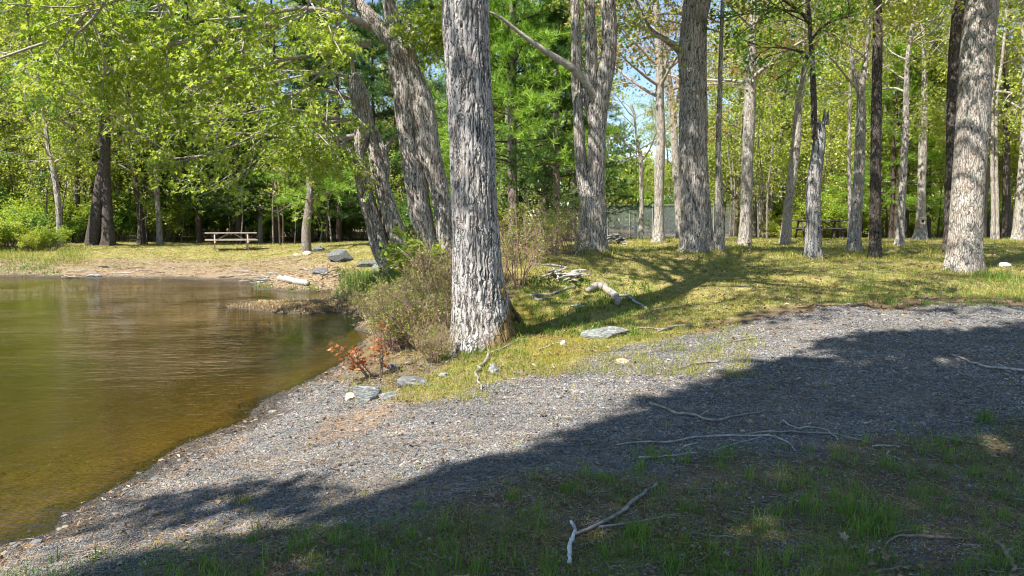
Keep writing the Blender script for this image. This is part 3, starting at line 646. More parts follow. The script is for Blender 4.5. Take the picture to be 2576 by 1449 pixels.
tree("maple_tree", "straight slim dark trunk just right of the broken snag", "tree", (2202, 648),
    [c4([(795,1297,62),(797,1200,54),(800,900,50),(803,600,48),(808,300,45),(809,80,42),(810,0,40)])], M['bark_dark'], M['leaf'], 71, top=11, crown=(5.8, 11, 12), flare=.3, leaf=MID)
tree("maple_tree", "pale speckled trunk leaning right between the snag and the slim dark trunk", "tree", (2150, 633),
    [c4([(690,1265,66),(692,1180,60),(700,1100,55),(715,900,50),(722,700,48),(728,550,42),(724,460,38),(735,380,30),(750,310,22),(760,200,18)]), c4([(724,470,30),(705,400,26),(690,350,20),(680,280,14)])],
    M['bark_tan'], M['leaf_b'], 72, top=9, crown=(4.4, 9, 14), flare=.25, ext=[0, 1], leaf=MID)
tree("maple_tree", "largest tree at the right edge, thick grey trunk tilting slightly right", "tree", (2423, 682),
    [c4([(1240,1365,178),(1243,1290,160),(1250,1200,150),(1260,1000,145),(1275,800,145),(1290,600,145),(1300,400,142),(1315,200,145),(1338,0,142)])],
    M['bark_tan'], M['leaf_b'], 73, top=12, crown=(5.6, 12, 14), flare=.18, sides=120, step=.03, cell=.035, depth=.012, vst=2.6, leaf=MID)
tree("maple_tree", "dark trunk standing close behind the largest right-hand tree", "tree", (2385, 639),
    [c4([(1168,1275,60),(1170,1200,50),(1175,1000,50),(1185,700,55),(1190,500,60),(1205,300,70),(1215,100,62),(1235,0,60)])], M['bark_dark'], M['leaf_b'], 74, top=12, crown=(6.8, 12, 12), flare=.2, leaf=MID)
boxt, bst, bd_ = tree("maple_tree", "pale straight trunk with a small box fixed low on its side", "tree", (2318, 603),
    [c4([(1025,1205,66),(1028,1120,50),(1030,1000,40),(1038,700,38),(1045,500,30),(1045,350,22),(1040,200,18)])], M['bark_tan'], M['leaf_b'], 75, top=13, crown=(7.5, 13, 12), flare=.3, ext=[0], sides=40, leaf=MID)
more = [("thin speckled trunk between the pale box tree and the slim dark trunk", (2262,621), [(918,1242,44),(924,1150,37),(930,1050,35),(940,850,32),(950,650,30),(955,450,26),(960,300,20)], 'bark_tan', 'leaf_b'),
 ("pale trunk curving up to the right just left of the broken snag", (1976,613), [(345,1227,54),(352,1130,46),(365,1000,42),(385,850,45),(400,700,42),(415,500,36),(430,420,30),(440,300,20)], 'bark_tan', 'leaf_b'),
 ("straight grey trunk, second to the right of the stout dark tree", (1873,616), [(140,1234,58),(145,1130,56),(150,1000,56),(155,800,55),(165,600,55),(170,400,50),(178,250,40),(182,100,30)], 'bark_tan', 'leaf_o'),
 ("brownish trunk close behind the straight grey trunk", (1913,598), [(220,1195,52),(220,1050,44),(222,900,40),(235,700,36),(255,550,30),(262,400,22)], 'bark_tan', 'leaf_b'),
 ("slim white-grey trunk touching the right side of the stout dark tree", (1808,631), [(12,1264,52),(12,1150,44),(12,1050,40),(8,800,28),(8,700,26),(15,500,24),(20,300,20),(30,0,18)], 'bark_tan', 'leaf_b'),
]
for k, (lab, b, st, bm, lm_) in enumerate(more):
    tree("maple_tree", lab, "tree", b, [c4(st)], M[bm], M[lm_], 80 + k, top=10 + k % 3, crown=(5.2, 11, 12), flare=.3, sides=44, ext=[0], leaf=MID)
more = [("pale trunk left of the stout dark tree in front of the court fence", (1656,613), [(965,1228,62),(966,1140,52),(968,1050,46),(970,850,48),(978,700,42),(972,500,40),(970,300,38),(960,150,30)], 'bark_tan', 'leaf_o'),
 ("crooked pale trunk half hidden by the stout dark tree's left side", (1700,600), [(1078,1195,44),(1070,1080,42),(1060,950,40),(1050,800,36),(1040,600,36),(1012,400,38),(1000,300,30),(985,200,24)], 'bark_tan', 'leaf_o'),
 ("thinnest pale trunk in front of the court fence", (1613,603), [(878,1205,30),(879,1100,24),(880,1000,22),(876,800,20),(860,720,14),(850,650,10)], 'bark_tan', 'leaf_b')]
for k, (lab, b, st, bm, lm_) in enumerate(more):
    tree("maple_tree", lab, "tree", b, [c3(st)], M[bm], M[lm_], 90 + k, top=(10, 11, 6)[k], crown=(4.4 if k < 2 else 3.0, 10, 9), flare=.3, sides=40, ext=[0], leaf=dict(MID, per=2))

# ------------------------------------------------------------------ prototypes for the woods
def set_used(o, flag): o['_u'] = flag
def decid_proto(name, seed, Ht, z0, nl, leafm, barkm, leafsize=(.13, .20), per=3, lean=.03, ln=(2.2, 4.5), r0=.17):
    rng = RS(seed); root = empty(name, (0, 0, 0))
    P = np.zeros((9, 3)); d = np.array([rng.randn() * lean, rng.randn() * lean, 1.])
    for k in range(1, 9): P[k] = P[k-1] + nrm(d) * Ht / 8; d = d + rng.randn(3) * .07
    P[0, 2] = -.4; R = np.linspace(r0, .04, 9); R[0] *= 1.25
    Pf = crom(np.hstack([P, R[:, None]]), 26); v, f = tubes(Pf[:, :3], Pf[:, 3], 12)
    link("trunk", make_mesh("trunk", [(v, f)], barkm, smooth=True), root)
    limbs = limbs_off(P, R, z0, Ht * .97, nl, rng, ln, .25)
    br, lv = crown_parts(limbs, rng, n2=7, n3=5, leafsize=leafsize, per=per, kind='quad', sides=4, spread=.22, L3=.8, l2=(.35, .6))
    link("branches", make_mesh("branches", br, M['bark_far'], smooth=True), root); link("crown", make_mesh("crown", lv, leafm), root)
    return root
def pine_proto(name, seed, Ht, z0, nl, nm, barkm, ln=(1.5, 3.2), size=(.16, .26), per=12, r0=.16, n2=9, P=None, R=None):
    rng = RS(seed); root = empty(name, (0, 0, 0))
    if P is None:
        P = np.zeros((7, 3)); P[:, 2] = np.linspace(0, Ht, 7); P[1:, :2] += np.cumsum(rng.randn(6, 2) * .06, 0); R = np.linspace(r0, .03, 7); P[0, 2] = -.3
    v, f = tubes(crom(P, 20), np.interp(np.linspace(0, 1, 20), np.linspace(0, 1, len(R)), R), 12)
    link("trunk", make_mesh("trunk", [(v, f)], barkm, smooth=True), root)
    zs = np.repeat(np.linspace(z0, Ht * .97, nl // 5), 5) + rng.randn(nl // 5 * 5) * .12; limbs = []
    for z in zs:
        z = min(z, Ht - .05); q = np.array([np.interp(z, P[:, 2], P[:, j]) for j in range(3)]); a = rng.rand() * 6.283; t = (z - z0) / (Ht - z0)
        L = (ln[0] * t + ln[1] * (1 - t)) * rng.uniform(.7, 1.15); p, rr = branchset(q[None], np.array([[math.cos(a), math.sin(a), .12 + .5 * t]]), np.array([L]), np.array([.03]), 8, rng, .08, .01, .25); limbs.append((p[0], rr[0]))
    P1 = np.array([p for p, r in limbs]); R1 = np.array([r for p, r in limbs])
    P2, R2 = spawn(P1, R1, n2, rng, .15, (35, 60), (.25, .45), 6, .5, .12, -.04, .75)
    anc = np.concatenate([P2[:, 1:].reshape(-1, 3), P1[:, 4:].reshape(-1, 3)]); dr = np.concatenate([np.gradient(P2, axis=1)[:, 1:].reshape(-1, 3), np.gradient(P1, axis=1)[:, 4:].reshape(-1, 3)])
    link("branches", make_mesh("branches", [tubes(P1, R1, 5), tubes(P2, np.maximum(R2, .006), 3)], M['bark_far_dark'], smooth=True), root)
    link("crown", make_mesh("crown", [needles(anc, dr, rng, per, size)], nm), root)
    return root
def shrub_proto(name, seed, Ht, spread, ns, leafm, barkm, leafsize, per=3, n2=5, n3=3, kind='quad', cspread=.08, L3=.25, cat=None):
    rng = RS(seed); root = empty(name, (0, 0, 0)); a = rng.rand(ns) * 6.283; r = np.sqrt(rng.rand(ns)) * spread * .35
    P0 = np.stack([r * np.cos(a), r * np.sin(a), -.05 + 0 * a], 1); D = np.stack([np.cos(a) * rng.uniform(.1, .8, ns) * spread / Ht, np.sin(a) * rng.uniform(.1, .8, ns) * spread / Ht, np.ones(ns)], 1)
    P1, R1 = branchset(P0, D, rng.uniform(.6, 1.1, ns) * Ht, np.full(ns, .009 + .004 * Ht), 7, rng, .13, -.02, .3)
    P2, R2 = spawn(P1, R1, n2, rng, .25, (25, 60), (.3, .5), 5, .6, .18, -.02, .2); P3, R3 = spawn(P2, R2, n3, rng, .2, (30, 70), (.7, 1.2), 4, .6, .2, 0, .2, L=L3)
    link("stems", make_mesh("stems", [tubes(P1, R1, 4), tubes(P2, np.maximum(R2, .0025), 3), tubes(P3, np.maximum(R3, .002), 3)], barkm), root)
    anc = np.concatenate([P3[:, 1:].reshape(-1, 3), P2[:, -2:].reshape(-1, 3)])
    link("foliage", make_mesh("foliage", [leafclusters(anc, rng, per, leafsize, cspread, kind, -.1)], leafm), root)
    return root

def placer(protos):             # first use of a prototype places it, later uses copy it
    used = set()
    def put(k, loc, rz, s, label, cat, group, mats=None):
        p = protos[k % len(protos)]
        if k % len(protos) not in used and mats is None:
            used.add(k % len(protos)); p.location = loc; p.rotation_euler = (0, 0, rz); p.scale = (s, s, s) if not isinstance(s, tuple) else s
            tag(p, label, cat, group); return p
        o = copy_tree(p, loc, rz, s, mats=mats); tag(o, label, cat, group); return o
    return put, used

rng = RS(100)
dec = [decid_proto("woodland_tree", 201, 17, 3.2, 30, M['leaf'], M['bark_far']), decid_proto("woodland_tree", 202, 15, 2.4, 28, M['leaf_b'], M['bark_far']),
       decid_proto("woodland_tree", 203, 18, 4.5, 30, M['leaf'], M['bark_far_dark']), decid_proto("woodland_tree", 204, 14, 2.0, 26, M['leaf_c'], M['bark_far'])]
pin = [pine_proto("pine_tree", 211, 17, 2.2, 60, M['needle'], M['bark_far_dark'], (1.0, 3.6)), pine_proto("pine_tree", 212, 14, 1.6, 55, M['needle'], M['bark_far_dark'], (.8, 3.2)),
       pine_proto("pine_tree", 213, 12, 1.2, 50, M['needle_bright'], M['bark_far_dark'], (.7, 3.0))]
putd, ud = placer(dec); putp, up_ = placer(pin)
def gz(x, y): return float(H(np.array([x]), np.array([y]))[0])
PI2 = 6.283
def U2X(u, y): return (u - 1288) / F * y

# far shore and left woods: rows, dark evergreens behind the table
cnt = 0
spots = []
def row(u0, u1, y, n, kinds, jit=1.6, sc_=(.85, 1.15)):
    for k in range(n):
        u = u0 + (u1 - u0) * (k + .5) / n; yy = y + rng.uniform(-jit, jit); x = U2X(u, yy) + rng.uniform(-.8, .8)
        spots.append((x, yy, kinds[rng.randint(len(kinds))], rng.uniform(*sc_)))
row(-250, 480, 42, 7, ['d0', 'd1', 'd3', 'd0']); row(360, 1150, 42, 13, ['p0', 'p1', 'p0', 'p1', 'p1']); row(-350, 1200, 51, 14, ['d0', 'd1', 'p0', 'd1', 'd2'])
row(-300, 1250, 60, 15, ['d0', 'd2', 'p0', 'd1']); row(1120, 1480, 40, 4, ['p1', 'p0', 'd3']); row(1180, 1540, 50, 4, ['p0', 'd0', 'p1'])
row(1560, 2150, 71, 7, ['d1', 'p2', 'd0', 'p1'], 1.5, (.55, .75)); row(1750, 2300, 56, 5, ['d1', 'd0', 'd3']); row(1760, 2900, 46, 9, ['d1', 'd0', 'd1', 'd2']); row(1800, 2900, 64, 10, ['d0', 'd1', 'd2', 'p1'])
row(2100, 2950, 37, 6, ['d1', 'd0', 'd2']); row(1450, 1760, 82, 4, ['p2', 'd3', 'p1'], 1, (.42, .5))
LBL = {'d_l': ("leafy young-green tree in the woods beyond the far shore", "leafy trees beyond the far shore"), 'p_l': ("dark evergreen in the woods beyond the far shore", "evergreens beyond the far shore"),
       'd_r': ("leafy yellow-green tree in the woods beyond the lawn", "leafy trees beyond the lawn"), 'p_r': ("evergreen standing in the woods beyond the lawn", "evergreens beyond the lawn")}
for (x, y, k, s) in spots:
    key = k[0] + ('_l' if x < 0 else '_r'); lab, grp = LBL[key]
    (putd if k[0] == 'd' else putp)(int(k[1]), (x, y, gz(x, y) - .1), rng.rand() * PI2, s, lab, "tree" if k[0] == 'd' else "evergreen", grp)

# individual trees of the left bank
def simple_tree(name, label, base, stems, barkm, leafm, seed, top, crown, ext=(0,), leaf=None, ln=(2, 4)):
    return tree(name, label, "tree", base, [c1(s) for s in stems], barkm, leafm, seed, top=top, crown=crown, flare=.25, sides=36, step=.08, cell=.07, depth=.02, ext=list(ext), leaf=leaf or dict(MID, leafsize=(.12, .18), per=3), limb=dict(ln=ln))
simple_tree("pine_tree", "dark two-stemmed trunk on the far left bank, thickest there", (244,617), [[(545,1228,62),(543,1130,52),(540,1050,48),(530,870,46),(532,600,44),(540,400,40),(545,100,34),(545,0,30)], [(464,1238,72),(474,1150,62),(490,1050,56),(508,900,50),(524,800,44)]], M['bark_dark'], M['leaf_c'], 301, 13, (5, 13, 16))
for k, (lab, st, top, bm) in enumerate([
   ("thin leaning pale trunk nearest the left edge of the far bank", [(302,1245,28),(298,1120,26),(288,980,26),(265,830,26),(245,760,20)], 9, 'bark_grey'),
   ("thin S-curved trunk left of the dark two-stemmed trunk", [(352,1222,34),(362,1100,28),(384,1030,26),(395,860,24),(380,700,20)], 9, 'bark_dark'),
   ("very thin dark trunk touching the dark two-stemmed trunk on its left", [(425,1215,22),(424,1050,16),(430,880,14),(440,760,10)], 8, 'bark_dark'),
   ("slightly bent brown trunk just right of the dark two-stemmed trunk", [(712,1226,38),(710,1120,32),(700,1040,30),(680,920,26),(670,820,22)], 10, 'bark_dark'),
   ("slim grey trunk midway between the dark two-stemmed trunk and the picnic table", [(806,1228,30),(798,1100,26),(788,960,24),(784,840,20)], 10, 'bark_grey'),
   ("greyish trunk rising behind the left picnic table", [(1170,1190,34),(1160,1080,32),(1148,900,28),(1140,800,22)], 10, 'bark_grey')]):
    simple_tree("maple_tree", lab, (st[0][0] * .5, st[0][1] * .5), [st], M[bm], M[('leaf_b', 'leaf_b', 'leaf_c', 'leaf', 'leaf_b', 'leaf')[k]], 310 + k, top, (3.6, top, 12))

# young pines with soft bright needles
def pine_at(label, base, px, Ht, z0, nl, seed, nm, ln=(.6, 2.4), n2=8, size=(.13, .2), per=14, bm='bark_grey', cat='pine'):
    g = G([base])[0]; d = g[1]; P, R = PX(px, d); P = P - g; P[0, 2] = -.2
    if P[-1][2] < Ht: P = np.vstack([P, [P[-1][0], P[-1][1], Ht]]); R = np.append(R, .02)
    r = pine_proto("pine_tree", seed, Ht, z0, nl, nm, M[bm + '_far'] if bm + '_far' in M else M['bark_far'], ln, size, per, P=P, R=R, n2=n2); r.location = g; tag(r, label, cat); return r
pine_at("short young pine with fluffy bright green needles beside the shore boulders", (772,634), [(772,634,26),(770,580,22),(776,530,20),(780,475,17)], 4.6, 2.1, 30, 401, M['needle_bright'], (.9, 2.4), 9, size=(.16, .26))
pine_at("young pine with low spreading green boughs right behind the picnic table", (655,612), [(655,612,14),(656,560,12),(657,500,10)], 6.5, 1.3, 45, 402, M['needle_bright'], (.9, 3.2), 9, size=(.18, .28))
pine_at("tall pine with a big soft green crown left of the forked tree", (1291,606), [(1291,606,26),(1291,520,24),(1288,400,22),(1288,250,20),(1290,80,16)], 11, 2.8, 90, 403, M['needle_bright'], (1.5, 4.0), 10, size=(.20, .32), per=13, bm='bark_dark')
pine_at("drooping dark hemlock filling the gap between the tall pine and the forked tree", (1400,606), [(1400,606,18),(1400,500,16),(1398,300,14)], 8, .9, 60, 404, M['needle'], (.6, 2.6), 9, size=(.14, .22))
pine_at("small pine with sunny tips behind the court fence", (1690,590), [(1690,590,14),(1690,500,12)], 6, .8, 45, 405, M['needle_bright'], (.6, 2.4), 8).location[1] += 36
# cedar-like dark cluster at right
for k, (u, lab) in enumerate([(2334, "left one of the dark trunks behind the pale box tree"), (2352, "dark trunk in the clump behind the pale box tree, thickest of them"), (2366, "right one of the dark trunks behind the pale box tree")]):
    g = G([(u, 603 - k)])[0]; s = 1 if k != 1 else 1.2
    o = (putp)(1, (g[0], g[1] + 3, g[2] - .1), k * 2.1, s * .8, lab, "evergreen", None, mats={'crown': M['needle_bright']})
# thin far trunks near the right edge
for k, (u, w, lab) in enumerate([(2533, 18, "dark stump-like trunk near the right edge far behind the lawn"), (2562, 26, "leaning pale trunk at the far right edge of the lawn"), (2498, 9, "leftmost slender pale stem of the clump near the right edge"), (2508, 9, "rightmost slender pale stem of the clump near the right edge"), (2138, 9, "slim pale stem between the snag and the pale leaning trunk")]):
    tree("maple_tree", lab, "tree", (u, 604), [[(u, 606, w * 1.3), (u + (k == 1) * 6, 520, w), (u + (k == 1) * 16 - 2, 400, w * .9), (u + (k == 1) * 20, 250, w * .7)]], M['bark_dark'] if k == 0 else M['bark_tan'], M['leaf_b'], 330 + k, top=11, crown=(4.5, 11, 9), ext=[0], sides=24, step=.1, flare=.25, leaf=dict(MID, leafsize=(.11, .16)))

# shrubs: understorey along both woods
shr = [shrub_proto("shrub", 501, 2.2, 1.8, 26, M['leaf'], M['bark_far'], (.09, .14), 3, 6, 3), shrub_proto("shrub", 502, 1.6, 1.6, 24, M['leaf_b'], M['bark_far'], (.08, .12), 3, 6, 3), shrub_proto("shrub", 503, 2.8, 1.8, 26, M['leaf_c'], M['bark_far'], (.1, .15), 3, 6, 3)]
puts, us = placer(shr)
def srow(u0, u1, y, n, s0, s1, lab, grp, kinds=(0, 1, 2), jit=1.2):
    for k in range(n):
        u = u0 + (u1 - u0) * (k + rng.rand()) / n; yy = y + rng.uniform(-jit, jit); x = U2X(u, yy)
        puts(int(kinds[rng.randint(len(kinds))]), (x, yy, gz(x, yy) - .05), rng.rand() * PI2, rng.uniform(s0, s1), lab, "bush", grp)
srow(-160, 90, 35, 8, .5, .9, "bright green bush on the left end of the far bank", "bushes on the left far bank", (0, 2, 0), .8)
srow(-100, 420, 41, 18, .35, 1.3, "leafy undergrowth bush behind the left-bank trunks", "undergrowth behind the left-bank trunks", (0, 1, 0, 2), 2.5)
srow(380, 1180, 48, 16, .7, 1.4, "dim bush deep in the evergreens behind the picnic table", "bushes deep behind the picnic table", (2, 2, 0), 1.5)
srow(980, 1060, 42, 2, .5, .8, "low undergrowth bush behind the leaning pair of trunks", "undergrowth behind the leaning pair", (2, 0))
srow(1950, 2750, 44, 18, .4, 1.2, "sunlit undergrowth bush at the back of the lawn", "undergrowth at the back of the lawn", (0, 1))
srow(1640, 2250, 68.5, 12, .9, 1.4, "bush behind the tennis court fence", "bushes behind the court fence", (0, 2, 1))
srow(1060, 1290, 33, 6, .6, .95, "shrub among the trunks left of the tall pine", "shrubs left of the tall pine", (2, 0))
srow(2000, 2900, 53, 14, 1.0, 1.7, "tall bush deep in the woods beyond the lawn", "tall bushes deep in the right woods", (0, 1, 2), 3)
srow(-300, 1200, 56, 18, 1.1, 1.8, "tall bush deep in the woods beyond the far shore", "tall bushes deep in the left woods", (0, 1, 2), 3)

# slim bare saplings standing in the undergrowth
rg = RS(66)
def sapling(u, y, h, lab, grp):
    x = U2X(u, y); z = gz(x, y); P = np.array([[0, 0, -.1], [rg.randn() * .1, rg.randn() * .1, h * .35], [rg.randn() * .25, rg.randn() * .2, h * .7], [rg.randn() * .4, rg.randn() * .3, h]]); r = rg.uniform(.025, .06); R_ = np.array([r, r * .8, r * .5, r * .2])
    o = empty("sapling", (x, y, z)); tag(o, lab, "sapling", grp); link("stem", make_mesh("stem", [tubes(crom(P, 10), np.interp(np.linspace(0, 1, 10), np.linspace(0, 1, 4), R_), 6)], M[('bark_far', 'bark_far_dark')[rg.randint(2)]], smooth=True), o)
    P1, R1 = spawn(crom(P, 10)[None], np.linspace(r, r * .2, 10)[None], 9, rg, .3, (40, 75), (.18, .4), 6, .5, .15, 0, .4); P2, R2 = spawn(P1, R1, 4, rg, .3, (30, 60), (.3, .6), 4, .6, .2, 0, .3)
    link("branches", make_mesh("branches", [tubes(P1, np.maximum(R1, .006), 4), tubes(P2, np.maximum(R2, .004), 3)], M['bark_far']), o)
    link("foliage", make_mesh("foliage", [leafclusters(P2[:, 1:].reshape(-1, 3), rg, 3, (.08, .13), .1, 'quad', .3)], M[('leaf', 'leaf_b')[rg.randint(2)]]), o)
for k in range(34): sapling(rg.uniform(-60, 1150), rg.uniform(36.5, 42), rg.uniform(3, 7), "slim sapling in the edge of the woods beyond the far shore", "saplings beyond the far shore")
for k in range(40): sapling(rg.uniform(1780, 2640), rg.uniform(34, 46), rg.uniform(3.5, 8), "slim sapling at the back of the lawn", "saplings at the back of the lawn")

# waterside shrubs by the thick tree: reddish twigs and small yellow-green leaves
wsh = [shrub_proto("waterside_shrub", 511, 1.0, .9, 34, M['leaf_bush'], M['twig'], (.022, .040), 1, 7, 3, cspread=.03, L3=.16), shrub_proto("waterside_shrub", 512, .8, .9, 30, M['leaf_bush'], M['twig'], (.02, .036), 2, 6, 3, cspread=.03, L3=.14)]
putw, uw_ = placer(wsh)
for k, (u, v, s, lab) in enumerate([(1100, 868, .85, "twiggy shrub pressed against the left foot of the thick furrowed tree"), (1045, 872, .8, "twiggy yellow-green shrub, second left of the thick furrowed tree"), (990, 872, .75, "twiggy shrub leaning over the water edge above the red sapling"),
        (1075, 810, .95, "taller twiggy shrub behind the waterside shrubs"), (1120, 770, 1.1, "twiggy shrub right behind the thick furrowed tree"), (1005, 810, .85, "twiggy shrub at the water edge opposite the grassy bar"), (1095, 905, .45, "low twiggy shrub in front of the waterside thicket"), (950, 800, .7, "smallest twiggy shrub overhanging the inlet")]):
    g = G([(u, v)])[0]; putw(k, tuple(g), k * 1.3, s, lab, "bush", None)
hs_ = [shrub_proto("twiggy_shrub", 521, 1.5, .7, 12, M['leaf_b'], M['twig'], (.035, .055), 1, 7, 3, cspread=.04, L3=.25)]
puth, _ = placer(hs_)
for k, (u, v, s, lab) in enumerate([(1300, 715, .7, "sparse twiggy shrub just right of the thick furrowed tree"), (1345, 665, .6, "thin yellow-green shrub between the thick tree and the forked tree"), (1440, 640, .7, "slender yellow-leaved sapling touching the forked tree's left foot"), (1290, 650, .75, "tall sparse shrub half hidden by the thick furrowed tree"), (1385, 640, .6, "low bush beside the deadwood left of the forked tree")]):
    g = G([(u, v)])[0]; puth(0, tuple(g), k * 1.9, s, lab, "bush", None)
# leafy sprouts
for k, (u, v, s) in enumerate([(20, 628, .7), (75, 632, .55), (130, 630, .45), (-40, 634, .8)]):
    g = G([(u, v)])[0]; puts(k % 2, tuple(g), k * 1.7, s, "low bushy growth at the water's left end of the far bank", "bush", "low bushes at the left end of the far bank")
sp_ = shrub_proto("leafy_sprout", 531, .8, .5, 9, M['leaf'], M['bark_far'], (.09, .14), 3, 4, 2, cspread=.06, L3=.15); g = G([(1045, 700)])[0]; sp_.location = g; tag(sp_, "big-leaved green sprout in front of the leaning maple's foot", "bush")
# red sapling
rs_ = shrub_proto("red_sapling", 541, .55, .30, 5, M['leaf_red'], M['deadwood_brown'], (.04, .07), 1, 4, 2, kind='maple', cspread=.03, L3=.08); g = G([(945, 945)])[0]; rs_.location = g; rs_.rotation_euler = (.1, -.35, 0); tag(rs_, "small sapling with orange-red leaves at the water's edge", "sapling")

# trees standing behind the photographer, whose crowns shade the foreground
SH1 = poly([(-150,1620),(0,1520),(350,1400),(700,1310),(1000,1225),(1130,1150),(1300,1110),(1500,1050),(1620,1005),(1760,945),(1900,905),(2000,880),(2100,842),(2300,806),(2576,800),(3300,800),(3300,1700),(2400,2300),(0,2300)])
SH2 = poly([(0,1400),(130,1350),(260,1306),(450,1270),(700,1232),(760,1255),(560,1300),(300,1355),(100,1410)])
GAPS = [poly([(1840,1005),(2050,950),(2060,965),(1950,1000),(1850,1020)]), poly([(2400,1110),(2560,1080),(2570,1120),(2450,1150)]), poly([(1830,1300),(2000,1290),(2010,1350),(1850,1360)]), poly([(760,1330),(900,1310),(900,1325),(780,1350)]), poly([(1000,1180),(1180,1150),(1160,1175),(1010,1200)])]
rg = RS(77)
def shade_pts(Pg, n, m=0.0, keep=1.0):
    lo = Pg.min(0); hi = Pg.max(0); lo[1] = max(lo[1], 1.2); q = lo + rg.rand(n * 3, 2) * (hi - lo); sdv = inpoly(q[:, 0], q[:, 1], Pg); edge = (fbm(q[:, 0] / .6, q[:, 1] / .35, 4) - .5) * .55
    q = q[(sdv + edge > m) & (rg.rand(len(q)) < keep)]
    for gp in GAPS: q = q[inpoly(q[:, 0], q[:, 1], gp) < -.02]
    hole = fbm(q[:, 0] / .45 + 20, q[:, 1] / .28, 6, 3); q = q[(hole < .64) | (rg.rand(len(q)) < .12)]
    return q[:n]
q = np.vstack([shade_pts(SH1, 17000, .16), shade_pts(SH2, 170, .0)]); hgt_ = 8.5 + 4.5 * vn(q[:, 0] / 1.3, q[:, 1] / 1.3, 6) + rg.rand(len(q)) * .8
Cc = np.stack([q[:, 0], q[:, 1], 0 * hgt_], 1) + TOSUN * (hgt_ / TOSUN[2])[:, None]
tr3 = [(-8.5, -6.0), (-2.5, -7.0), (4.5, -6.5)]; own = np.argmin(np.stack([(Cc[:, 0] - a) ** 2 + (Cc[:, 1] - b) ** 2 * .3 for a, b in tr3]), 0)
for k, (a, b) in enumerate(tr3):
    o = empty("maple_tree", (a, b, gz(a, b))); tag(o, "tree behind the viewpoint whose crown shades the foreground", "tree", "shade trees behind the viewpoint")
    P = np.array([[a, b, -.3], [a, b, 3], [a + .2, b + .3, 6], [a + .2, b + 1, 9.5]]); R = np.array([.3, .25, .2, .1]); v, f, h = trunk_mesh(P, R, 32, .15, .06, .02, .3, 5, 600 + k)
    link("trunk", make_mesh("trunk", [(v, f)], M['bark_grey'], o.location, True, {"bark": h}), o)
    c = Cc[own == k]
    if len(c) < 10: continue
    tg = c[rg.randint(len(c), size=40)]; st = np.array([a + .2, b + .5, 5.5]) + rg.rand(40, 1) * np.array([[0, .5, 4.0]]); tt = np.linspace(0, 1, 8)[None, :, None]
    PP = st[:, None] * (1 - tt) + tg[:, None] * tt + np.array([0, 0, 1.]) * (np.sin(tt * np.pi) * .5); link("branches", make_mesh("branches", [tubes(PP, np.linspace(.05, .008, 8)[None].repeat(40, 0), 5)], M['bark_far'], o.location), o)
    link("crown", make_mesh("crown", [leafclusters(c, rg, 2, (.13, .19), .09, 'quad', .3)], M['leaf'], o.location), o)

rg = RS(78); lo = np.array([-1.5, 9.5]); hi = np.array([12, 21.]); q = lo + rg.rand(60000, 2) * (hi - lo)  # unseen leaves and boughs added above the frame to dapple the lawn with shade
den = sstep(.47, .56, fbm(q[:, 0] / 1.6 + 9, q[:, 1] / 1.1 + 3, 2, 3)); q = q[rg.rand(len(q)) < den * .16]; zt_ = 8.5 + 3.5 * vn(q[:, 0] / 1.5, q[:, 1] / 1.5, 1) + rg.rand(len(q)) * .6
Cc = np.stack([q[:, 0], q[:, 1], 0 * zt_], 1) + TOSUN * (zt_ / TOSUN[2])[:, None]
for o, (P, R), box_ in ((main, mst[0], lambda c: c[:, 0] < 2.2), (forkt, fst[0], lambda c: c[:, 0] >= 2.2)):
    c = Cc[box_(Cc)]; tg = c[rg.randint(len(c), size=44)]; tz = rg.uniform(6.2, 9.5, 44); st = np.stack([np.interp(tz, P[:, 2], P[:, j]) for j in range(3)], 1); tt = np.linspace(0, 1, 9)[None, :, None]
    PP = st[:, None] * (1 - tt) + tg[:, None] * tt + np.array([0, 0, 1.]) * (np.sin(tt * np.pi) * .6); link("dapple_branches", make_mesh("dapple_branches", [tubes(PP, np.linspace(.06, .008, 9)[None].repeat(44, 0), 6)], M['branch_pale'], o.location), o)
    link("dapple_leaves", make_mesh("dapple_leaves", [leafclusters(c, rg, 2, (.12, .18), .1, 'quad', .3)], M['leaf'], o.location), o)

# far woods that read as one mass
rg = RS(9); n = 42000; x = rg.uniform(-75, 80, n); y = rg.uniform(86, 100, n); top = 10 + 9 * fbm(x / 9 + 40, x * 0, 3); uu = 1288 + x / y * F; top = np.where((uu > 1480) & (uu < 1720), 7.5 + 2 * vn(x, x * 0, 2), top)
z = rg.rand(n) ** .9 * top; anc = np.stack([x, y, z + .4], 1)
xt = rg.uniform(-75, 80, 260); yt = rg.uniform(86, 100, 260); Pt = np.stack([np.stack([xt, yt, 0 * xt], 1), np.stack([xt + rg.randn(260) * .3, yt, 0 * xt + 9], 1)], 1)
me = make_mesh("far_woods", [leafclusters(anc, rg, 3, (.35, .6), .5)], M['leaf_b']); tag(link("far_woods", me), "mass of yellow-green woods farthest back", "woods", kind="stuff")
me = make_mesh("far_trunks", [tubes(Pt, np.full((260, 2), .14), 5)], M['bark_far']); link("trunks", me, bpy.data.objects["far_woods"])

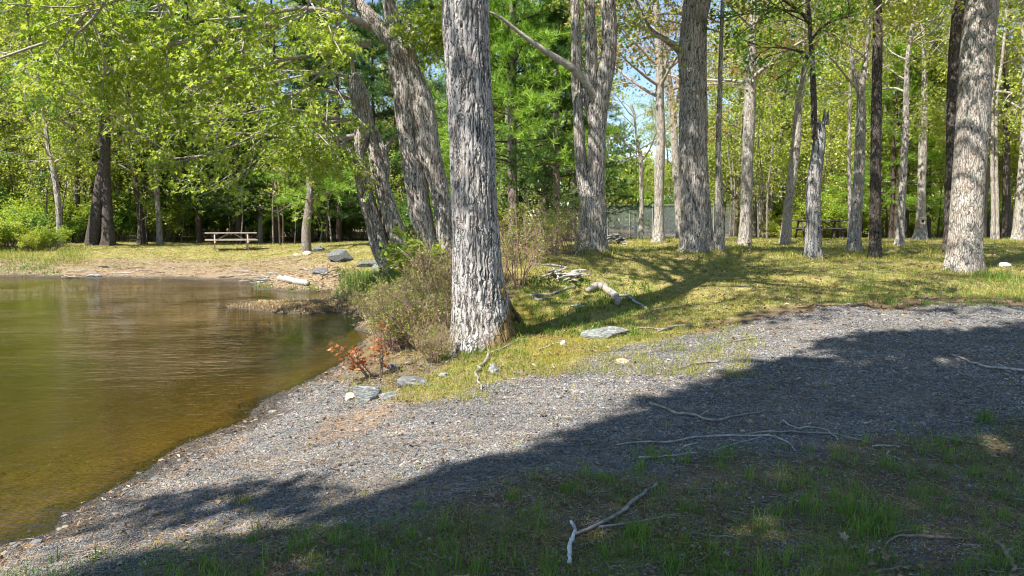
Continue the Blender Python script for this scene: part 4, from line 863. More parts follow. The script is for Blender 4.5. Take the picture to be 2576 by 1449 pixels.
# ------------------------------------------------------------------ built things
def box(c, s, rz=0, rot=None):  # box as verts/faces with a small chamfer-like inset on the top edges
    v = np.array([[a, b, d] for d in (-1, 1) for b in (-1, 1) for a in (-1, 1)], float) * np.array(s) / 2
    if rot is not None: v = v @ np.array(Matrix.Rotation(rot[0], 3, rot[1])).T
    cz, sz = math.cos(rz), math.sin(rz); v = v @ np.array([[cz, -sz, 0], [sz, cz, 0], [0, 0, 1]]).T + np.array(c)
    return v, np.array([[0, 2, 3, 1], [4, 5, 7, 6], [0, 1, 5, 4], [2, 6, 7, 3], [0, 4, 6, 2], [1, 3, 7, 5]])
def picnic(label, g, rz, wm, L=1.83):
    r = empty("picnic_table", tuple(g), rz); tag(r, label, "picnic table")
    link("tabletop", make_mesh("tabletop", [box((0, (k - 2) * .15, .74), (L, .138, .04)) for k in range(5)] + [box((x, 0, .70), (.09, .70, .038)) for x in (-.62, 0, .62)], wm), r)
    for s in (-1, 1):
        link("bench_seat", make_mesh("bench_seat", [box((0, s * (.66 + k * .13), .44), (L, .12, .04)) for k in (0, 1)], wm), r)
    for x in (-.68, .68):
        for s in (-1, 1):
            a = np.array([x, s * .28, .70]); b = np.array([x, s * .68, 0.0]); d = b - a; ang = math.atan2(d[1], -d[2])
            link("leg", make_mesh("leg", [box((a + b) / 2, (.045, .10, np.linalg.norm(d)), rot=(ang, 'X'))], wm), r)
        link("crossbeam", make_mesh("crossbeam", [box((x + .045, 0, .395), (.04, 1.56, .09))], wm), r)
        sgn = -1 if x > 0 else 1
        link("brace", make_mesh("brace", [box((x + sgn * .27, 0, .54), (.62, .07, .04), rot=(sgn * math.radians(30) * -1, 'Y'))], wm), r)
    return r
g = G([(582, 628)])[0]; picnic("weathered wooden picnic table on the grass beyond the pond", g + np.array([0, 0, .0]), .38, M['table_wood'], 2.15)
g = G([(2058, 603)])[0]; picnic("dark picnic table on the lawn behind the broken snag", g, -.12, M['table_dark'], 2.1)

# tennis court, net, fence
court = np.array([[-9, 47.5], [19.5, 47.5], [19.5, 62.6], [-9, 62.6]]); cgx, cgy = np.meshgrid(np.linspace(-9, 19.5, 40), np.linspace(47.5, 62.4, 30)); cz = H(cgx, cgy) + .05
i = (np.arange(29)[:, None] * 40 + np.arange(39)[None, :]).reshape(-1)
tag(link("court_pavement", make_mesh("court_pavement", [(np.stack([cgx, cgy, cz], -1).reshape(-1, 3), np.stack([i, i+1, i+41, i+40], 1))], M['court'])), kind="structure")
zc = gz(5, 52)
net = empty("tennis_net", (4.0, 52, zc)); tag(net, "tennis net with white top tape on the court behind the lawn", "tennis net")
x0, x1 = -4.5, 8.55; xs = np.linspace(x0, x1, 30); zt = 1.6 - (570 - 560) / F * 52 - .12 * np.sin((xs - x0) / (x1 - x0) * math.pi) + .0 * xs
top = np.stack([xs, xs * 0 + 52, zt], 1)
tp_ = [box(((a[0] + b[0]) / 2, 52, (a[2] + b[2]) / 2), (b[0] - a[0] + .01, .03, .085)) for a, b in zip(top[:-1], top[1:])]
link("tape", make_mesh("tape", tp_, M['whitetape'], net.location), net)
vx = np.arange(x0, x1, .09); zz = np.interp(vx, xs, zt); Pv = np.stack([np.stack([vx, vx * 0 + 52, zz - 1.0], 1), np.stack([vx, vx * 0 + 52, zz], 1)], 1)
ph = [np.stack([xs, xs * 0 + 52, zt - k * .09], 1) for k in range(1, 12)]
link("mesh", make_mesh("mesh", [tubes(Pv, np.full((len(vx), 2), .0035), 3), tubes(np.array(ph), np.full((11, 30), .0035), 3)], M['netblack'], net.location), net)
for x in (x0, x1, 3.1):
    zp = float(np.interp(x, xs, zt)); link("post", make_mesh("post", [tubes(np.array([[x, 52, zc - .1], [x, 52, zp + .05]]), np.array([.045, .045]), 10, True)], M['whitetape'] if x > 2 else M['metal'], net.location), net)
P = np.array([W(1600, 569, 52), W(1560, 574, 56), W(1528, 580, 60)])
fence = empty("court_fence", (13, 63, gz(13, 63))); tag(fence, "tall chain-link court fence with grey wind screen behind the lawn", "fence")
fx0, fx1 = 7.0, 18.4; zf0 = .22; zf1 = 3.05
link("wind_screen", make_mesh("wind_screen", [box(((fx0 + fx1) / 2, 63.03, (zf0 + zf1) / 2), (fx1 - fx0, .004, zf1 - zf0 - .1))], M['screen'], fence.location), fence)
wires = []
sp_d = .11; 
for s in (1, -1):
    st = np.arange(fx0 - 3, fx1 + 3, sp_d); a = np.stack([st, st * 0 + 63, st * 0 + zf0], 1); b = np.stack([st + s * (zf1 - zf0), st * 0 + 63, st * 0 + zf1], 1)
    for p, q_ in zip(a, b):
        t0 = 0; t1 = 1; dx = q_[0] - p[0]
        lo = ((fx0 if dx > 0 else fx1) - p[0]) / dx; hi_ = ((fx1 if dx > 0 else fx0) - p[0]) / dx; t0 = max(0, lo); t1 = min(1, hi_)
        if t1 > t0: wires.append(np.array([p + (q_ - p) * t0, p + (q_ - p) * t1]))
link("chain_link", make_mesh("chain_link", [tubes(np.array(wires), np.full((len(wires), 2), .004), 3)], M['metal'], fence.location), fence)
for u in (1528, 1583, 1640, 1700, 1752, 1793, 1842):
    x = U2X(u, 63); link("post", make_mesh("post", [tubes(np.array([[x, 62.95, .0], [x, 62.95, zf1 + .05]]), np.array([.04, .04]), 10, True)], M['metal'], fence.location), fence)
link("top_rail", make_mesh("top_rail", [tubes(np.array([[fx0, 62.95, zf1], [fx1, 62.95, zf1]]), np.array([.03, .03]), 8)], M['metal'], fence.location), fence)

# small box on the pale trunk
g = np.array(boxt.location); bxp = W(1803 + .5 * 1033, .5 * 1113, g[1] - .34)
bx = empty("tree_box", tuple(bxp)); tag(bx, "small weathered wooden box with a round dark hole fixed to a pale trunk", "box")
link("case", make_mesh("case", [box((0, 0, 0), (.2, .12, .24)), box((0, -.03, .135), (.24, .2, .025))], M['box']), bx)
th = np.linspace(0, PI2, 17)[:-1]; link("hole", make_mesh("hole", [(np.stack([.06 * np.cos(th), 0 * th - .0635, .06 * np.sin(th)], 1), np.arange(16)[None, :])], M['hole']), bx)
link("bracket", make_mesh("bracket", [box((-.02, .02, -.19), (.12, .05, .14))], M['box']), bx)

# overhead wires at the back
for k, (va, vb, lab) in enumerate([(472, 452, "highest of the thin wires strung through the back of the right woods"), (488, 462, "middle thin wire strung through the back of the right woods"), (500, 474, "lowest of the thin wires strung through the back of the right woods")]):
    p = W(1660, va, 54); q_ = W(2330, vb, 44); t = np.linspace(0, 1, 20)[:, None]; P = p * (1 - t) + q_ * t - np.array([0, 0, 1]) * np.sin(t * math.pi) * .15
    tag(link("wire", make_mesh("wire", [tubes(P - p, np.full(20, .014), 5)], M['metal']), loc=tuple(p)), lab, "wire", "overhead wires")

# ------------------------------------------------------------------ rocks, logs, dead branches
import bmesh
def rock_mesh(name, size, seed, m, planes=14, flat=1.0, sub=4, rough=.05):
    bm = bmesh.new(); bmesh.ops.create_icosphere(bm, subdivisions=sub, radius=1.0)
    V = np.array([v.co[:] for v in bm.verts]); Fc = np.array([[v.index for v in f.verts] for f in bm.faces]); bm.free()
    r = RS(seed)
    for k in range(planes):
        nv = nrm(r.randn(3)); d = r.uniform(.55, .9); s = V @ nv; V = V - np.maximum(s - d, 0)[:, None] * nv
    V = V * (1 + rough * (vn(V[:, 0] * 3 + V[:, 2] * 2 + 50, V[:, 1] * 3 + 50, seed)[:, None] - .5) * 2 + .03 * (vn(V[:, 0] * 9 + 99, V[:, 1] * 9 + V[:, 2] * 7 + 99, seed + 1)[:, None] - .5))
    return make_mesh(name, [(V * np.array(size), Fc)], m)
def rock(label, uv, wpx, asp, m, seed, rz=0, sink=.35, deep=.7, cat="rock", name="rock", rx=0):
    g = G([uv])[0]; w = wpx * g[1] / F; h = w * asp
    o = link(name, rock_mesh(name, (w / 2, w / 2 * deep, h * .62), seed, m), loc=(g[0], g[1] + w * .2, g[2] + h * (.5 - sink))); o.rotation_euler = (rx, 0, rz); tag(o, label, cat); return o
rock("large angular grey boulder on the far bank beside the leaning trunks", (855, 655), 66, .52, M['rock_far'], 905, .5, .22, .8, "boulder", "boulder", .25)
rock("broad low mossy boulder sunk in the bank right of the angular one", (930, 672), 80, .28, M['rock_far'], 907, .1, .4, .8, "boulder", "boulder")
rock("small dark stone by the foot of the short young pine", (800, 632), 40, .4, M['rock_dark'], 703)
rock("pale stone right at the foot of the short young pine", (772, 642), 28, .5, M['rock_tan'], 704)
rock("pale stone lying left of the short young pine", (748, 645), 26, .4, M['rock_tan'], 705)
rock("dark stone between the shore log and the large boulder", (800, 690), 60, .35, M['rock_dark'], 706)
rock("flat whitish stone beside the leaning pair of trunks", (950, 676), 40, .4, M['rock_green'], 707)
rock("wide flat grey slab with a pale top at the gravel's edge", (1535, 850), 150, .26, M['rock_green'], 908, .1, .42, .55)
rock("small tan stone lying on the gravel below the grey slab", (1565, 915), 44, .36, M['rock_tan'], 709, .2)
rock("small round white stone in the moss left of the grey slab", (1416, 868), 15, .9, M['quartz'], 710, 0, .1)
rock("greenish pointed rock at the shore below the red sapling", (918, 1010), 84, .62, M['rock_green'], 711, .5, .2, .7)
rock("tan rock touching the greenish pointed rock", (882, 1008), 46, .45, M['rock_tan'], 712, -.3, .2)
rock("light grey rock right of the greenish pointed rock", (975, 1005), 60, .4, M['rock'], 713, .2, .25)
rock("long dark ridge of rock behind the tan and greenish rocks", (1030, 975), 110, .28, M['rock_dark'], 714, -.3, .35, .5)
rock("upright grey stone in the grass under the thick tree", (1243, 940), 30, 1.0, M['rock'], 715, .2, .2)
rock("small grey stone at the foot of the shrubs", (1115, 950), 42, .4, M['rock'], 716)
rock("flat grey stone lying in shallow water near the far left shore", (232, 696), 44, .22, M['rock'], 717)
rock("pale stone on the lawn at the far right edge", (2530, 672), 34, .45, M['quartz'], 718)
rock("dark rock low on the shore beside the red sapling", (985, 930), 44, .4, M['rock_dark'], 719)
rock("pale rock half buried behind the bent mossy log", (1455, 776), 40, .4, M['rock'], 720)
# stones strewn along the near shore
rg = RS(33); sm = [rock_mesh("shore_stone", (1, .8, .45), 730 + k, M[('rock', 'rock_dark', 'rock_tan', 'rock_green')[k % 4]], 12, sub=2) for k in range(8)]
path = crom(np.hstack([G([(880, 915), (760, 985), (620, 1075), (480, 1150), (320, 1240), (120, 1335), (0, 1400)])]), 200)
for k in range(110):
    p = path[rg.randint(200)] + np.array([rg.randn() * .10, rg.randn() * .10, 0]); s = rg.uniform(.012, .03) * (1 + (rg.rand() < .12) * .6)
    o = link("shore_stone", sm[k % 8], loc=(p[0], p[1], gz(p[0], p[1]) + s * .15)); o.scale = (s, s, s); o.rotation_euler = (0, 0, rg.rand() * 6); tag(o, "small slaty stone on the wet edge of the near shore", "stone", "stones along the near waterline")
rg = RS(34)
for k in range(46):
    u, v = rg.uniform(860, 1330), rg.uniform(905, 985); p = G([(u, v)])[0]; s = rg.uniform(.012, .035)
    o = link("bank_stone", sm[(k * 3) % 8], loc=(p[0], p[1], p[2] + s * .15)); o.scale = (s * 1.2, s, s); o.rotation_euler = (0, 0, rg.rand() * 6); tag(o, "small stone on the bank below the waterside shrubs", "stone", "stones on the bank below the shrubs")
# pile of flat stones
rg = RS(35); pg = G([(1545, 614)])[0]; slab = [rock_mesh("flat_stone", (1, .75, .16), 760 + k, M[('rock', 'rock_dark', 'rock_green', 'rock')[k]], 10, sub=3) for k in range(4)]
ppx = pg[1] / F
for lay in range(8):
    wid = 34 * (1 - lay / 11); 
    for j in range(5 - lay // 3):
        xx = (-wid + 2 * wid * (j + .5) / (5 - lay // 3)) * ppx + rg.randn() * .02; s = rg.uniform(.09, .15)
        o = link("flat_stone", slab[rg.randint(4)], loc=(pg[0] + xx, pg[1] + rg.uniform(-.12, .2) * (1 - lay / 9), pg[2] + .02 + lay * .042)); o.scale = (s * 1.2, s, s * 1.1); o.rotation_euler = (rg.randn() * .08, rg.randn() * .08, rg.rand() * 6)
        tag(o, "flat stone in the low stacked pile right of the forked tree", "stone", "flat stones stacked in the pile")

def stick(label, uvw, m, name="dead_branch", cat="branch", side=(), lift=1.3, K=28, sd=1, sides=8, zs=None, group=None, wob=.02):
    uvw = np.array(uvw, float); P = G(uvw[:, :2]); R = uvw[:, 2] / 2 * P[:, 1] / F * .85
    Q = crom(np.hstack([P, R[:, None]]), K); r = RS(sd + int(uvw[0, 0])); Pq = Q[:, :3]; Rq = np.maximum(Q[:, 3], .0015)
    Pq[:, 2] = H(Pq[:, 0], Pq[:, 1]) + Rq * lift + .008
    if zs is not None: Pq[:, 2] += np.interp(np.linspace(0, 1, K), np.linspace(0, 1, len(zs)), zs)
    Pq[:, :2] += (np.stack([vn(np.arange(K) * .45, 0 * np.arange(K) + sd, 3), vn(np.arange(K) * .45, 0 * np.arange(K) + sd + 9, 4)], 1) - .5) * wob * 2 * P[:, 1].mean() / 6
    Rq = Rq * (1 + .3 * (r.rand(K) - .5) + .35 * (r.rand(K) < .12)); parts = [tubes(Pq, Rq, sides, True)]
    for s in side:
        s = np.array(s, float); Ps = G(s[:, :2]); Rs = s[:, 2] / 2 * Ps[:, 1] / F; Qs = crom(np.hstack([Ps, Rs[:, None]]), 12); Qs[:, 2] = H(Qs[:, 0], Qs[:, 1]) + Qs[:, 3] * .8 + .005
        parts.append(tubes(Qs[:, :3], np.maximum(Qs[:, 3], .0012), 6, True))
    o = link(name, make_mesh(name, parts, m, P[0], True), loc=tuple(P[0])); tag(o, label, cat, group); return o
c8 = lambda L: [(1425.6 + .4466 * x, 922.4 + .4466 * y, w) for x, y, w in L]
c6 = lambda L: [(1258 + .3472 * x, 587 + .3472 * y, w) for x, y, w in L]
stick("pale grey log lying on the far shore", [(703, 706, 17), (740, 713, 18), (776, 720, 17)], M['deadwood_white'], "log", "log", lift=.7, sides=14, wob=.004)
stick("short white birch stick standing out at the bottom of the photo", [(1437, 1318, 9), (1446, 1342, 11), (1433, 1382, 12), (1433, 1422, 11)], M['birch'], "birch_stick", "stick", lift=1, sides=12, wob=.005)
stick("crooked lichen-covered branch running up right from the white birch stick", c8([(60, 955, 9), (200, 890, 10), (330, 820, 11), (420, 740, 10), (510, 672, 8)]), M['deadwood'], side=[c8([(180, 915, 7), (320, 895, 6), (480, 868, 6), (640, 838, 5)])])
stick("curved branch with a side twig lying on the shaded gravel", c8([(475, 215, 7), (600, 272, 8), (660, 275, 9), (760, 302, 8), (850, 315, 7), (940, 290, 5), (1130, 248, 3)]), M['deadwood'], side=[c8([(740, 292, 4), (780, 262, 4), (815, 238, 2)])])
stick("long thin pale branch arching across the shaded gravel and grass", c8([(290, 447, 4), (450, 432, 5), (560, 435, 5), (740, 410, 6), (1000, 402, 6), (1200, 415, 5), (1290, 482, 3)]), M['deadwood_white'], side=[c8([(630, 482, 5), (680, 450, 5), (740, 436, 4)]), c8([(830, 480, 3), (950, 440, 3), (1140, 385, 3)])])
stick("thin branch crossing just above the long pale arching one", c8([(985, 396, 4), (1080, 378, 5), (1300, 380, 5), (1440, 386, 5), (1560, 402, 4), (1700, 432, 3)]), M['deadwood'])
stick("forked pale twig at the right part of the shaded gravel", c8([(1220, 308, 4), (1240, 336, 5), (1300, 355, 5), (1430, 356, 4), (1530, 420, 3)]), M['deadwood_white'])
stick("short white stick below the long arching branch", c8([(410, 522, 7), (500, 520, 6), (600, 512, 5), (740, 494, 5)]), M['deadwood_white'])
stick("short twig lying among grass near the bottom centre", c8([(700, 945, 4), (780, 960, 5), (850, 972, 6), (940, 970, 4)]), M['deadwood'])
stick("dark curved branch near the bottom right", c8([(1775, 1060, 4), (1800, 1000, 5), (1880, 968, 6), (2000, 970, 9), (2100, 985, 9), (2230, 975, 5)]), M['deadwood_brown'])
stick("dark forked branch at the bottom right corner", c8([(2412, 1005, 11), (2460, 1050, 12), (2500, 1110, 12), (2510, 1170, 12)]), M['deadwood_brown'], side=[c8([(2460, 1055, 8), (2500, 1040, 7), (2540, 1020, 5)])])
stick("brown branch along the bottom edge of the photo", c8([(1640, 1178, 4), (1800, 1160, 6), (1930, 1136, 5)]), M['deadwood_brown'])
stick("straight pale twig on the grass right of centre", c8([(2110, 400, 4), (2200, 426, 5), (2300, 440, 4), (2370, 456, 3)]), M['deadwood'])
stick("pale branch at the right edge on the shaded gravel", [(2395, 895, 4), (2440, 915, 6), (2500, 930, 7), (2590, 938, 8)], M['deadwood_white'])
stick("small straight white stick on the shaded gravel and grass", c8([(1725, 456, 5), (1800, 458, 6), (1870, 460, 4)]), M['deadwood_white'])
stick("brown twig at the lower edge of the long pale branches", c8([(1800, 470, 3), (1810, 500, 5), (1805, 530, 3)]), M['deadwood'])
stick("thin curved twig standing out near the lower right grass", c8([(1730, 910, 2), (1830, 940, 4), (1930, 935, 3), (2050, 918, 2)]), M['deadwood'])
stick("crooked pale branch lying on the grass right of the grey slab", c6([(1000, 690, 4), (1110, 700, 5), (1180, 712, 7), (1260, 690, 8), (1330, 684, 7), (1390, 662, 4)]), M['deadwood'], side=[c6([(1140, 720, 5), (1200, 702, 4), (1260, 690, 3)])])
lg = stick("bent mossy log with pale stripped wood in the grass", c6([(640, 432, 15), (668, 420, 19), (712, 412, 21), (780, 440, 20), (830, 480, 20), (850, 530, 16)]), M['deadwood'], "log", "log", lift=.8, sides=14, zs=[.0, .02, .03, .02, .0, .0])
stick("pale branch continuing right from the bent mossy log", c6([(850, 465, 7), (920, 470, 9), (970, 500, 9), (1040, 550, 7), (1070, 560, 4)]), M['deadwood_white'])
stick("forked dead branch left of the bent mossy log", c6([(225, 470, 10), (290, 460, 9), (370, 455, 6), (450, 420, 6), (550, 390, 4)]), M['deadwood'], side=[c6([(235, 470, 8), (280, 495, 9), (340, 480, 6), (400, 470, 3)])])
stick("long thin twig on the grass between log and grey branch", c6([(1020, 610, 3), (1100, 570, 4), (1180, 552, 4), (1290, 542, 3)]), M['deadwood'])
stick("curled bare root below the thick tree", [(1232, 895, 8), (1210, 925, 9), (1196, 950, 8), (1206, 972, 7), (1215, 985, 4)], M['deadwood'], "bare_root", "root")
stick("thin twig curving from the mossy root to the right", [(1240, 890, 5), (1300, 860, 5), (1345, 835, 4), (1378, 820, 3)], M['deadwood_brown'])
stick("thin pale stick on the moss near the round white stone", [(1360, 880, 3), (1390, 870, 4), (1425, 862, 3)], M['deadwood_white'])
stick("dark stick lying across the lit gravel", [(1830, 863, 2), (1870, 858, 4), (1920, 852, 3)], M['deadwood_brown'])
stick("thin brown stick on the lit gravel left of the shadow edge", [(1700, 930, 2), (1755, 918, 5), (1810, 912, 3)], M['deadwood_brown'])
stick("pale short stick at the left end of the grassy bar", [(640, 745, 3), (670, 748, 5), (700, 752, 3)], M['deadwood'])
stick("stick lying on the far sandy shore", [(640, 698, 3), (670, 700, 5), (700, 703, 3)], M['deadwood'])
stick("dark twig sticking out of the lawn near the straight grey trunk", [(1883, 618, 4), (1885, 630, 4), (1886, 640, 3)], M['deadwood_brown'], zs=[.18, .1, 0])
rg = RS(90)
for k in range(26):
    u = rg.uniform(150, 900); v = rg.uniform(668, 700) if u < 620 else rg.uniform(680, 716); l = rg.uniform(10, 34)
    stick("thin grey driftwood stick washed up on the far shore", [(u - l, v + rg.uniform(-2, 2), 2), (u, v, 3.6), (u + l, v + rg.uniform(-3, 3), 1.5)], M[('deadwood', 'deadwood_brown', 'deadwood_white')[k % 3]], K=10, sd=k, sides=6, name="driftwood", cat="driftwood", group="driftwood sticks along the far shore", zs=[0, rg.uniform(0, .06)])
# deadwood heap: every stick its own
rg = RS(88)
for k in range(16):
    u = rg.uniform(1372, 1450); v = rg.uniform(690, 722); a = rg.uniform(-.5, .6) + (rg.rand() < .3) * 1.2; l = rg.uniform(18, 42)
    stick("bleached dead stick in the heap right of the thick tree", [(u - l * math.cos(a), v - l * .35 * math.sin(a), 3), (u, v + rg.uniform(-2, 2), 7), (u + l * math.cos(a), v + l * .35 * math.sin(a), 5)], M[('deadwood_white', 'deadwood')[k % 2]], K=10, sd=k, sides=7, zs=[rg.uniform(0, .15), rg.uniform(.02, .18)], group="bleached sticks in the deadwood heap")
for k in range(9):
    u = rg.uniform(1370, 1450); v = rg.uniform(625, 650); stick("thin dead stick in the brush left of the forked tree", [(u, v, 3), (u + rg.uniform(-25, 25), v - 8, 4), (u + rg.uniform(-40, 40), v - rg.uniform(5, 12), 2)], M['deadwood'], K=8, sd=k, sides=6, zs=[0, rg.uniform(.1, .3)], group="thin sticks left of the forked tree")

# ------------------------------------------------------------------ ground cover
def wedge(n, y0, y1, rg, pad=1.12, pw=1.0):
    y = y0 * (y1 / y0) ** (rg.rand(n) ** pw); u = rg.uniform(-pad, pad, n); return u * 1288 / F * y, y
def blades(x, y, h, w, lean, rg, z=None):
    n = len(x); z = H(x, y) if z is None else z; a = rg.rand(n) * PI2; b = rg.rand(n) * PI2
    P = np.stack([x, y, z - .004], 1); s = np.stack([np.cos(a), np.sin(a), 0 * a], 1) * w[:, None] / 2; d = np.stack([np.cos(b), np.sin(b), 0 * b], 1) * (lean * h)[:, None]; up = np.array([0, 0, 1.])
    m_ = P + d * .3 + up * (h * .6)[:, None]; t = P + d + up * (h * np.sqrt(np.maximum(1 - lean ** 2 * .8, .1)))[:, None]
    V = np.stack([P - s, P + s, m_ - s * .75, m_ + s * .75, t], 1).reshape(-1, 3); o = np.arange(n)[:, None] * 5
    return V, [o + np.array([[0, 1, 3, 2]]), o + np.array([[2, 3, 4]])]
def flats(x, y, l, w, rg, lift=.006, tilt=.25, z=None, curl=.15):
    n = len(x); z = (H(x, y) if z is None else z) + lift * rg.rand(n); P = np.stack([x, y, z], 1); a = rg.rand(n) * PI2; A = np.stack([np.cos(a), np.sin(a), rg.randn(n) * tilt], 1)
    Nn = rg.randn(n, 3) * tilt + np.array([0, 0, 1.]); A = nrm(A); B = nrm(np.cross(Nn, A)); N2 = np.cross(A, B); l = l[:, None]; w = w[:, None]
    V = np.stack([P - A * l / 2, P + B * w / 2 + N2 * w * curl, P + A * l / 2, P - B * w / 2 + N2 * w * curl], 1).reshape(-1, 3); o = np.arange(n)[:, None] * 4
    return V, [o + np.array([[0, 3, 2]]), o + np.array([[0, 2, 1]])]
def stuff(name, parts, m, label, cat): return tag(link(name, make_mesh(name, parts, m)), label, cat, kind="stuff")

rg = RS(1234)
x, y = wedge(1050000, 2.2, 13, rg, 1.35); mg, ml, ms_, mm, mo = masks(x, y); z = H(x, y)
dens = np.maximum(mg, .30 * (1 - ml) * (y < 9)) * (1 - .8 * mo) * (1 - mm); k = (rg.rand(len(x)) < dens) & (z > WZ - .03); xg, yg, zg = x[k], y[k], z[k]; n = len(xg)
l = rg.lognormal(math.log(.0045), .48, n) * np.clip(yg / 5, .85, 1.5); l = np.minimum(l, .035); a = rg.rand(n) * PI2; A = np.stack([np.cos(a), np.sin(a), rg.randn(n) * .25], 1); Nn = rg.randn(n, 3) * .33 + np.array([0, 0, 1.]); A = nrm(A); B = nrm(np.cross(Nn, A)); N2 = np.cross(A, B)
P = np.stack([xg, yg, zg + .001 + l * .15 * rg.rand(n)], 1); asp = rg.uniform(.4, .85, n)
cor = [P + (A * sx * rg.uniform(.7, 1.1, n)[:, None] + B * sy * (asp * rg.uniform(.7, 1.1, n))[:, None]) * l[:, None] for sx, sy in ((1, .3), (-.2, 1), (-1, -.2), (.3, -1))]
tops = [c * .78 + P * .22 + N2 * (l * rg.uniform(.25, .5, n))[:, None] for c in cor]
V = np.stack(cor + tops, 1).reshape(-1, 3); o_ = np.arange(n)[:, None] * 8
Fq = np.concatenate([o_ + np.array([[4, 5, 6, 7]])] + [o_ + np.array([[i_, (i_ + 1) % 4, (i_ + 1) % 4 + 4, i_ + 4]]) for i_ in range(4)])
stuff("slate_gravel", [(V, Fq)], M['chip'], "loose grey slate gravel of the path", "gravel")

# lawn grass (short, yellow-green) and straw
x, y = wedge(400000, 6.5, 40, rg, 1.35); mg, ml, ms_, mm, mo = masks(x, y); cl = fbm(x / .35, y / .35, 3); k = (rg.rand(len(x)) < ml * (1 - mg * .9) * (.35 + .9 * cl)) ; x, y = x[k], y[k]; n = len(x)
hgr = rg.uniform(.025, .07, n) * (.5 + cl[k]); wd = np.clip(y * .00055, .004, .02)
stuff("lawn_grass", [blades(x, y, hgr, wd, rg.uniform(.2, .85, n), rg)], M['grass'], "short yellow-green grass of the lawn", "grass")
x, y = wedge(60000, 6.5, 40, rg); mg, ml, ms_, mm, mo = masks(x, y); cl = fbm(x / .8, y / .8, 6); k = rg.rand(len(x)) < ml * (1 - mg * .9) * sstep(.45, .6, cl); x, y = x[k], y[k]; n = len(x)
stuff("green_grass", [blades(x, y, rg.uniform(.04, .11, n), np.clip(y * .0006, .005, .02), rg.uniform(.2, .7, n), rg)], M['grass_green'], "greener grass growing in patches on the lawn", "grass")
x, y = wedge(90000, 6, 40, rg); mg, ml, ms_, mm, mo = masks(x, y); k = rg.rand(len(x)) < np.maximum(ml, ms_) * (1 - mg) * .8; x, y = x[k], y[k]; zz = H(x, y); k = zz > WZ + .0; x, y = x[k], y[k]; n = len(x)
sc_l = np.clip(y / 10, .8, 2.6)
stuff("dry_straw", [flats(x, y, rg.uniform(.04, .13, n) * sc_l, rg.uniform(.004, .010, n) * sc_l, rg, .02)], M['straw'], "dry straw and dead grass lying on lawn and far shore", "straw")
x, y = wedge(62000, 2.2, 22, rg, 1.4); mg, ml, ms_, mm, mo = masks(x, y); fg = (1 - mg) * (1 - ms_); cl = fbm(x / .5 + 3, y / .5, 2); k = (rg.rand(len(x)) < np.maximum(fg * sstep(.35, .6, cl), .13)) & (H(x, y) > WZ + .01); x, y = x[k], y[k]; n = len(x); sc_l = np.clip(y / 6, .7, 1.6)
xb, yb = wedge(90000, 15, 34, rg); kb = (masks(xb, yb)[2] > .3) & (H(xb, yb) > WZ + .03) & (rg.rand(len(xb)) < sstep(.42, .55, fbm(xb / 1.2, yb / .35, 2))); xb, yb = xb[kb], yb[kb]; nb_ = len(xb)
stuff("shore_debris", [flats(xb, yb, rg.uniform(.08, .3, nb_), rg.uniform(.02, .05, nb_), rg, .03, .2)], M['straw'], "dry reeds and debris littering the far shore", "debris")
stuff("leaf_litter", [flats(x, y, rg.uniform(.015, .05, n) * sc_l, rg.uniform(.010, .03, n) * sc_l, rg, .015, .4, curl=.4)], M['litter'], "dead leaves and bits of bark scattered over the ground", "litter")
x, y = wedge(90000, 2.2, 8, rg, 1.4); mg, ml, ms_, mm, mo = masks(x, y); cl = fbm(x / .4 + 7, y / .4, 4); k = (rg.rand(len(x)) < np.clip((1 - mg) * sstep(.35, .6, cl) + .05 * mg, 0, 1)) & (H(x, y) > WZ + .02); x, y = x[k], y[k]; n = len(x)
stuff("dry_grass", [flats(x, y, rg.uniform(.02, .08, n), rg.uniform(.0015, .0035, n), rg, .02, .3)], M['straw'], "dry grass strands matted among the foreground litter", "dry grass")
# pine needles washed in drifts
xs_, ys_ = wedge(150000, 3.5, 10, rg); mg, ml, ms_, mm, mo = masks(xs_, ys_); k = (rg.rand(len(xs_)) < np.maximum(mo * 1.0 * sstep(.3, .6, fbm(xs_ / .12, ys_ / .05, 3)), .04 * mg + .22 * sstep(.5, .66, fbm(xs_ / .5 + .3 * ys_, ys_ / .16, 1)) * (ys_ < 9))) & (H(xs_, ys_) > WZ + .01); x, y = xs_[k], ys_[k]; n = len(x)
stuff("pine_needles", [flats(x, y, rg.uniform(.035, .08, n), rg.uniform(.0018, .0035, n), rg, .02, .15)], M['needle_dead'], "orange dead pine needles drifted on the gravel", "needles")
lv_p = G(np.stack([rg.uniform(-40, 2620, 420), rg.uniform(1050, 1500, 420)], 1)); lv_p[:, 2] += rg.uniform(.004, .02, 420)
stuff("fallen_leaves", [leaves(lv_p, np.stack([rg.randn(420), rg.randn(420), rg.randn(420) * .25], 1), rg.randn(420, 3) * .45 + np.array([0, 0, 1.]), rg.uniform(.025, .055, 420), 'maple')], M['litter'], "curled brown dead leaves lying in the shaded foreground", "dead leaves")
q = rg.rand(170, 2) * np.array([2300, 470]) + np.array([150, 800]); g = G(q); g = g[(masks(g[:, 0], g[:, 1])[0] > .5) & (g[:, 2] > WZ + .03)]; nn_ = 42; m_ = np.repeat(np.arange(len(g)), nn_); al = .42
L_ = np.repeat(rg.uniform(.12, .5, len(g)), nn_) * rg.randn(len(m_)); x = g[m_, 0] + L_ * math.cos(al) + rg.randn(len(m_)) * .02; y = g[m_, 1] + L_ * math.sin(al) + rg.randn(len(m_)) * .03
stuff("needle_drifts", [flats(x, y, rg.uniform(.02, .07, len(x)), rg.uniform(.0015, .004, len(x)), rg, .012, .2)], M['straw'], "narrow drifts of dry needles and straw lying across the gravel", "needles")
